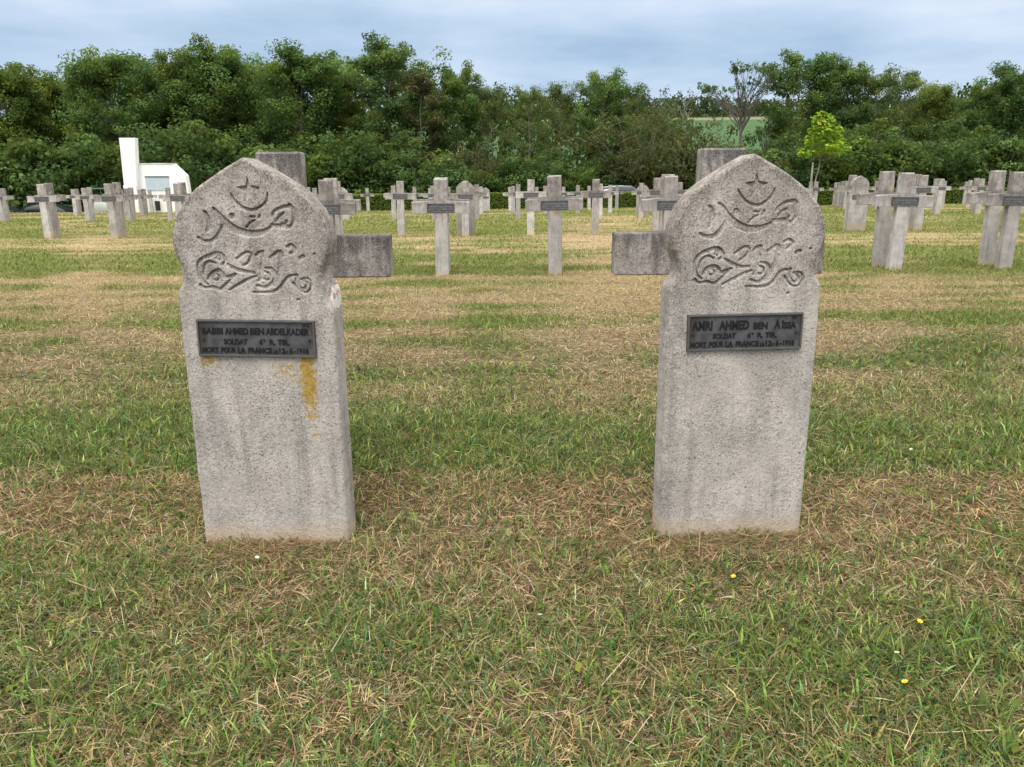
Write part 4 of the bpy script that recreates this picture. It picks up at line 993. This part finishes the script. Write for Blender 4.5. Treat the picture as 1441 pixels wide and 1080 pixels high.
def car(x, y, z, rz, paint, label):
    c = empty('parked_car', (x, y, z), rz); tag(c, label, 'car', 'vehicles parked beyond the lawn')
    loft([(-2.05, .72, .66, .42, .80), (-1.95, .82, .78, .30, .92), (-1.2, .86, .82, .24, .95), (0.6, .86, .82, .24, .93), (1.3, .85, .80, .24, .88), (1.9, .80, .72, .28, .78), (2.1, .66, .58, .38, .66)], paint, 'body', c)
    loft([(-1.98, .70, .58, .90, 1.0), (-1.62, .74, .60, .92, 1.36), (-.6, .77, .62, .93, 1.44), (.25, .77, .60, .93, 1.40), (1.1, .74, .62, .90, .96)], M_GLASS, 'window', c)
    loft([(-1.66, .56, .50, 1.345, 1.39), (-.6, .60, .52, 1.42, 1.475), (.22, .58, .50, 1.385, 1.43)], paint, 'roof', c)
    for sy in (-1, 1):
        bm = bmesh.new(); add_box(bm, (1.78, sy * .62 - .12, .60), (2.02, sy * .62 + .12, .72), .03); obj('headlight', bm_mesh('headlight', bm, M_LAMP), c)
        for sx in (-1.3, 1.3): wheel(c, sx, sy * .76, .31, .2)
        bm = bmesh.new(); prism(bm, [(.62, .93), (.70, .93), (.18, 1.40), (.10, 1.40)], sy * .70 - .012, sy * .70 + .012); obj('pillar', bm_mesh('pillar', bm, M_RIMS), c)
    return c
pa = wpt(2, 290, 51.0); car(pa.x, 51.0, float(gz(pa.x, 51.0)), R(-8), mat_simple('dark_green_paint', (.012, .022, .02), .25, .2, .05, 2), "dark car behind the crosses at the left photo edge")
pb = wpt(78, 290, 52.0); car(pb.x, 52.0, float(gz(pb.x, 52.0)), R(-6), mat_simple('black_paint', (.012, .014, .018), .25, .2, .05, 2), "black car behind the crosses right of the leftmost complete cross")
pc = wpt(882, 275, 51.5); car(pc.x, 51.5, float(gz(pc.x, 51.5)) - .12, R(4), mat_simple('silver_paint', (.50, .56, .58), .3, .3, .05, 2), "silver car whose roof shows over the hedge right of the centre")
pt = wpt(146, 290, 51.2); tz = float(gz(pt.x, 51.2))
tr_ = empty('utility_vehicle', (pt.x, 51.2, tz)); tag(tr_, "pale utility vehicle with a thin green cab frame, left of the memorial", 'vehicle', 'vehicles parked beyond the lawn')
M_TEAL = mat_simple('teal_paint', (.10, .20, .17), .5); M_PALEP = mat_simple('pale_grey_paint', (.36, .40, .37), .45)
def boxpart(name, lo, hi, mat, bev=.03):
    bm = bmesh.new(); add_box(bm, lo, hi, bev); return obj(name, bm_mesh(name, bm, mat), tr_)
loft([(-.95, .50, .45, .85, 1.35), (-.80, .60, .55, .75, 1.52), (.1, .62, .58, .72, 1.62), (.9, .62, .58, .72, 1.30), (1.1, .6, .56, .8, 1.25)], M_PALEP, 'body', tr_)
bm = bmesh.new()
for sx in (-.35, .85):
    for sy in (-.55, .55): add_box(bm, (sx - .03, sy - .03, 1.32), (sx + .03, sy + .03, 2.34), .008)
add_box(bm, (-.42, -.62, 2.345), (.92, .62, 2.41), .015); obj('cab_frame', bm_mesh('cab_frame', bm, M_TEAL), tr_)
boxpart('bumper', (-1.12, -.5, .62), (-.97, .5, .80), M_LAMP)
for sy in (-1, 1): wheel(tr_, .55, sy * .72, .48, .26); wheel(tr_, -.65, sy * .66, .34, .22)

# ------------------------------------------------------------------ grass, dry straw and small weeds
GR = np.random.RandomState(2024)
def scatter(n, d0, d1, side, power):
    """random points on the lawn between distances d0 and d1, inside a wedge a little wider than the view"""
    d = (d0 ** power + GR.rand(n) * (d1 ** power - d0 ** power)) ** (1 / power)
    x = (GR.rand(n) * 2 - 1) * (d * 0.74 + side); return x, d
def blades(x, y, L, W, az, el, bend, col, z0=0.0):
    n = len(x); z = gz(x, y) + z0 - 0.004
    dh = np.stack([np.cos(az), np.sin(az)], 1); sd = np.stack([-np.sin(az), np.cos(az)], 1)
    tw = GR.normal(size=n) * .6
    V = np.zeros((n, 5, 3), np.float32)
    for k, t in ((0, 0.0), (1, .55), (2, 1.0)):
        e = el - bend * t
        h = L * t * np.cos(el - bend * t * .5); v = L * t * np.sin(el - bend * t * .5)
        cx, cy, cz = x + dh[:, 0] * h, y + dh[:, 1] * h, z + np.maximum(v, 0.003 * t)
        w = W * (1.0, .85, 0)[k] * .5
        if k < 2:
            V[:, 2 * k] = np.stack([cx - sd[:, 0] * w, cy - sd[:, 1] * w, cz - tw * w * .5], 1); V[:, 2 * k + 1] = np.stack([cx + sd[:, 0] * w, cy + sd[:, 1] * w, cz + tw * w * .5], 1)
        else: V[:, 4] = np.stack([cx, cy, cz], 1)
    b = np.arange(n) * 5
    F = np.stack([np.stack([b, b + 1, b + 3], 1), np.stack([b, b + 3, b + 2], 1), np.stack([b + 2, b + 3, b + 4], 1)], 1).reshape(-1, 3)
    return V.reshape(-1, 3), F, np.repeat(col, 5, 0)
def in_stone(x, y):
    m = np.zeros(len(x), bool)
    for sx, sy, hx, hy in ((-.79, 2.425, .245, .055), (.733, 2.462, .245, .06), (-.846, 2.955, .082, .05), (.779, 2.955, .082, .05)): m |= (np.abs(x - sx) < hx) & (np.abs(y - sy) < hy)
    return m
def jit(c, n, s=.30):
    return np.clip(c * np.exp(GR.normal(size=(n, 1)) * s) * (1 + GR.normal(size=(n, 3)) * .06), .004, .75)
GV, GF, GC, SV, SF, SC = [], [], [], [], [], []
gn = sn = 0
def add_green(r):
    global gn
    GV.append(r[0]); GF.append(r[1] + gn); GC.append(r[2]); gn += len(r[0])
def add_straw(r):
    global sn
    SV.append(r[0]); SF.append(r[1] + sn); SC.append(r[2]); sn += len(r[0])
ZONES = [(1.05, 2.4, .8, 2.0, 170000, 120000, 1.0, .9), (2.4, 4.6, .9, 2.0, 250000, 210000, 1.0, 1.0), (4.6, 12.0, 1.2, 1.9, 250000, 190000, 1.0, 2.1), (12.0, 26.0, 2.0, 1.6, 170000, 110000, 1.15, 5.0), (26.0, 50.0, 3.0, 1.5, 130000, 60000, 1.3, 9.0)]
for d0, d1, side, pw, ng, ns, lf, wf in ZONES:
    x, y = scatter(ng, d0, d1, side, pw); g, b = lawn_state(x, y)
    keep = (GR.rand(ng) < np.clip(.22 + 1.0 * g, 0, 1)) & ~in_stone(x, y); x, y, g, b = x[keep], y[keep], g[keep], b[keep]; n = len(x)
    tuft = fbm(x / .10, y / .10, 2, 3)
    lush = np.clip((g - .5) * 2, 0, 1); L = (.026 + .044 * GR.rand(n) + .030 * lush * GR.rand(n)) * lf * (.6 + .8 * tuft)
    far = np.clip((y - 3.5) / 10, 0, 1)[:, None]
    base = C_GREEN * (1 - far) + C_YGREEN * far * (1 - .35 * lush[:, None]) + C_GREEN * far * .35 * lush[:, None]
    yel = (GR.rand(n, 1) < .30); base = np.where(yel, C_YGREEN * .85, base)
    olv = (GR.rand(n, 1) < .22) & (y[:, None] < 6); base = np.where(olv, np.array((.19, .155, .07)), base)
    blu = (GR.rand(n, 1) < .25) & (y[:, None] < 6); base = np.where(blu, np.array((.085, .14, .062)), base)
    wide = np.where((GR.rand(n) < .12) & (y < 5), 2.2, 1.0)
    el = np.clip(R(48) + GR.normal(size=n) * R(22), R(8), R(90))
    base = base * (1 - far) + far * (C_STRAW * (1 - g[:, None]) + base * g[:, None])
    add_green(blades(x, y, L, (.0022 + .0022 * GR.rand(n)) * wf * wide, GR.rand(n) * 6.283, el, R(35) + R(35) * GR.rand(n), jit(base * 1.10, n, .46 - .30 * np.clip((d0 - 2.5) / 3, 0, 1))))
    x, y = scatter(ns, d0, d1, side, pw); g, b = lawn_state(x, y)
    keep = (GR.rand(ns) < np.clip(1.05 - .80 * g, .12, 1)) & ~in_stone(x, y); x, y, g, b = x[keep], y[keep], g[keep], b[keep]; n = len(x)
    base = C_STRAW * (1 - b[:, None]) + C_BROWN * 1.15 * b[:, None]
    farm = np.clip((y - 3.8) / 5, 0, 1)[:, None]; base = base * (1 - farm * g[:, None]) + farm * g[:, None] * C_YGREEN * .95
    pale = GR.rand(n, 1) < .09 * (1 - .8 * farm); base = np.where(pale, np.array((.47, .40, .28)), base)
    dk = GR.rand(n, 1) < .34 * (1 - np.clip((y[:, None] - 4) / 6, 0, 1)); base = np.where(dk, np.array((.12, .078, .048)), base)
    L = (.030 + .050 * GR.rand(n) ** 1.5) * lf
    add_straw(blades(x, y, L, (.0013 + .0016 * GR.rand(n)) * wf, GR.rand(n) * 6.283, np.clip(np.abs(GR.normal(size=n)) * R(20) + R(3), 0, R(75)), R(10) + R(25) * GR.rand(n), jit(base * 1.04, n, .38 - .26 * np.clip((d0 - 2.5) / 3, 0, 1)), GR.rand(n) * .016))
# long dry stalks lying about and clippings heaped at the foot of the near headstones
n = 800; x, y = scatter(n, 1.1, 4.5, .8, 2.0)
add_straw(blades(x, y, .08 + .12 * GR.rand(n), .0014 + .0012 * GR.rand(n), GR.rand(n) * 6.283, np.abs(GR.normal(size=n)) * R(9), R(-6) + R(18) * GR.rand(n), jit(np.tile((.46, .37, .23), (n, 1)), n, .2), .012 + .02 * GR.rand(n)))
for sx, sy, nn_, dens in ((-.79, 2.33, 3800, 1.0), (.733, 2.37, 2600, .8)):
    a = GR.normal(size=nn_) * .17; x = sx + np.clip(a, -.34, .34) * 1.15 + .0; y = sy - .01 + (.03 if sx > 0 else 0) * (a / .2) - np.abs(GR.normal(size=nn_)) * .06 + .02
    k = ~in_stone(x, y); x, y = x[k], y[k]; n = len(x)
    add_straw(blades(x, y, .05 + .08 * GR.rand(n), .0013 + .0014 * GR.rand(n), np.where(GR.rand(n) < .5, 0, math.pi) + GR.normal(size=n) * .5, np.abs(GR.normal(size=n)) * R(10), R(-5) + R(18) * GR.rand(n), jit(np.where(GR.rand(n, 1) < .6, C_STRAW * .75, C_BROWN * .8), n, .3), GR.rand(n) * .022 * np.exp(-(a[k] / .2) ** 2)))
# tufts that the mower leaves standing against the stones
for sx, sy, hx, hy in ((-.79, 2.425, .25, .066), (.733, 2.462, .25, .07), (-.846, 2.955, .088, .056), (.779, 2.955, .088, .056)):
    n = 420; per = GR.rand(n); fr = per < .55
    x = np.where(fr, sx + (GR.rand(n) * 2 - 1) * hx, sx + np.where(GR.rand(n) < .5, -1, 1) * (hx + .012 * GR.rand(n))); y = np.where(fr, sy - hy - .015 * GR.rand(n), sy + (GR.rand(n) * 2 - 1) * hy)
    k = fbm(x / .07, y / .07, 2, 6) > .45; x, y = x[k], y[k]; n = len(x)
    add_green(blades(x, y, .02 + .05 * GR.rand(n) ** 2, .0022 + .0022 * GR.rand(n), GR.rand(n) * 6.283, np.clip(R(64) + GR.normal(size=n) * R(16), R(25), R(90)), R(30) + R(30) * GR.rand(n), jit(np.where(GR.rand(n, 1) < .55, C_GREEN, np.array((.22, .18, .08))), n)))
tag(obj('grass', fast_mesh('grass', np.concatenate(GV), np.concatenate(GF), M_GRASS, np.concatenate(GC))), "short mown green grass of the cemetery lawn", 'grass', kind='stuff')
tag(obj('dry_grass', fast_mesh('dry_grass', np.concatenate(SV), np.concatenate(SF), M_GRASS, np.concatenate(SC))), "dry straw and mown clippings lying in the lawn", 'dry grass', kind='stuff')
# clover, plantain and other small weeds close to the camera
cl = scatter(420, 1.1, 4.2, .6, 2.0); PX, PY, CC = [], [], []
for cx, cy in zip(*cl):
    g, _b = lawn_state(np.array([cx]), np.array([cy]))
    if GR.rand() > .25 + .8 * g[0]: continue
    k = GR.randint(5, 22); r = .02 + .05 * GR.rand()
    PX += list(cx + GR.normal(size=k) * r); PY += list(cy + GR.normal(size=k) * r * .8)
    c = [(.085, .145, .030), (.13, .19, .035), (.22, .23, .05), (.06, .115, .035)][GR.choice(4, p=[.48, .27, .04, .21])]; CC += [c] * k
x, y = np.array(PX), np.array(PY); n = len(x)
N = np.stack([GR.normal(size=n) * .45, GR.normal(size=n) * .45 - .25, np.ones(n)], 1); N /= np.linalg.norm(N, axis=1)[:, None]
sz = .007 + .014 * GR.rand(n) ** 2
V, F = leaf_mesh_arrays(np.stack([x, y, gz(x, y) + .012 + .022 * GR.rand(n)], 1), N, sz * 1.3, sz, GR, .1)
tag(obj('weeds', fast_mesh('weeds', V, F, M_GRASS, np.repeat(jit(np.array(CC), n, .2), 4, 0))), "small clover and weed leaves among the near grass", 'weeds', kind='stuff')
# a few small flowers
def flower_mesh(rad, npet, pet, heart):
    bm = bmesh.new()
    for i in range(npet):
        a = 2 * math.pi * i / npet; ca, sa = math.cos(a), math.sin(a); w = 2.6 / npet * rad
        pts = [(0, 0, 0), (rad * .6 * ca - w * sa, rad * .6 * sa + w * ca, rad * .22), (rad * ca, rad * sa, rad * .3), (rad * .6 * ca + w * sa, rad * .6 * sa - w * ca, rad * .22)]
        bm.faces.new([bm.verts.new(p) for p in pts])
    me = bm_mesh('petals', bm, pet)
    bm = bmesh.new(); bmesh.ops.create_uvsphere(bm, u_segments=8, v_segments=5, radius=rad * .32); he = bm_mesh('heart', bm, heart)
    wd = Wood(); wd.tube([(0, 0, -.03), (.002, 0, -.012), (0, 0, 0)], .0012, .0010, 5); return me, he, wd.mesh('stem', M_GRN)
M_GRN = mat_simple('stem_green', (.08, .13, .03), .8); M_YEL = mat_simple('yellow_petal', (.62, .42, .04), .7); M_WHT = mat_simple('white_petal', (.66, .65, .62), .7); M_ORG = mat_simple('flower_heart', (.55, .30, .02), .8)
FY = flower_mesh(.0085, 7, M_YEL, M_ORG); FW = flower_mesh(.0075, 8, M_WHT, M_YEL)
def ground_pt(px, py):
    d = wpt(px, py, 1.0) - Vector((0, 0, 1.15)); t = (.035 - 1.15) / d.z; return d * t + Vector((0, 0, 1.15))
for px, py, k, lab in [(1032,813,'y',"yellow flower in the grass just in front of the right headstone"), (1294,877,'y',"yellow flower in the near grass right of the right headstone"), (1273,963,'y',"yellow flower in the grass nearest the lower right of the photo"),
    (362,789,'w',"white daisy in the clippings at the left headstone's foot"), (760,868,'w',"white daisy in the near grass at the middle of the photo"), (1262,922,'w',"white daisy between the two yellow flowers at lower right"), (1282,634,'w',"white daisy in the grass to the right behind the right headstone")]:
    p = ground_pt(px, py); m = FY if k == 'y' else FW
    f = empty('flower', (p.x, p.y, float(gz(p.x, p.y)) + .04), px * .1); f.rotation_euler = (R(-18), R(8), px * .1)
    tag(f, lab, 'flower', 'small yellow flowers in the grass' if k == 'y' else 'small white daisies in the grass')
    for nm, me in zip(('petals', 'heart', 'stem'), m): obj(nm, me, f)
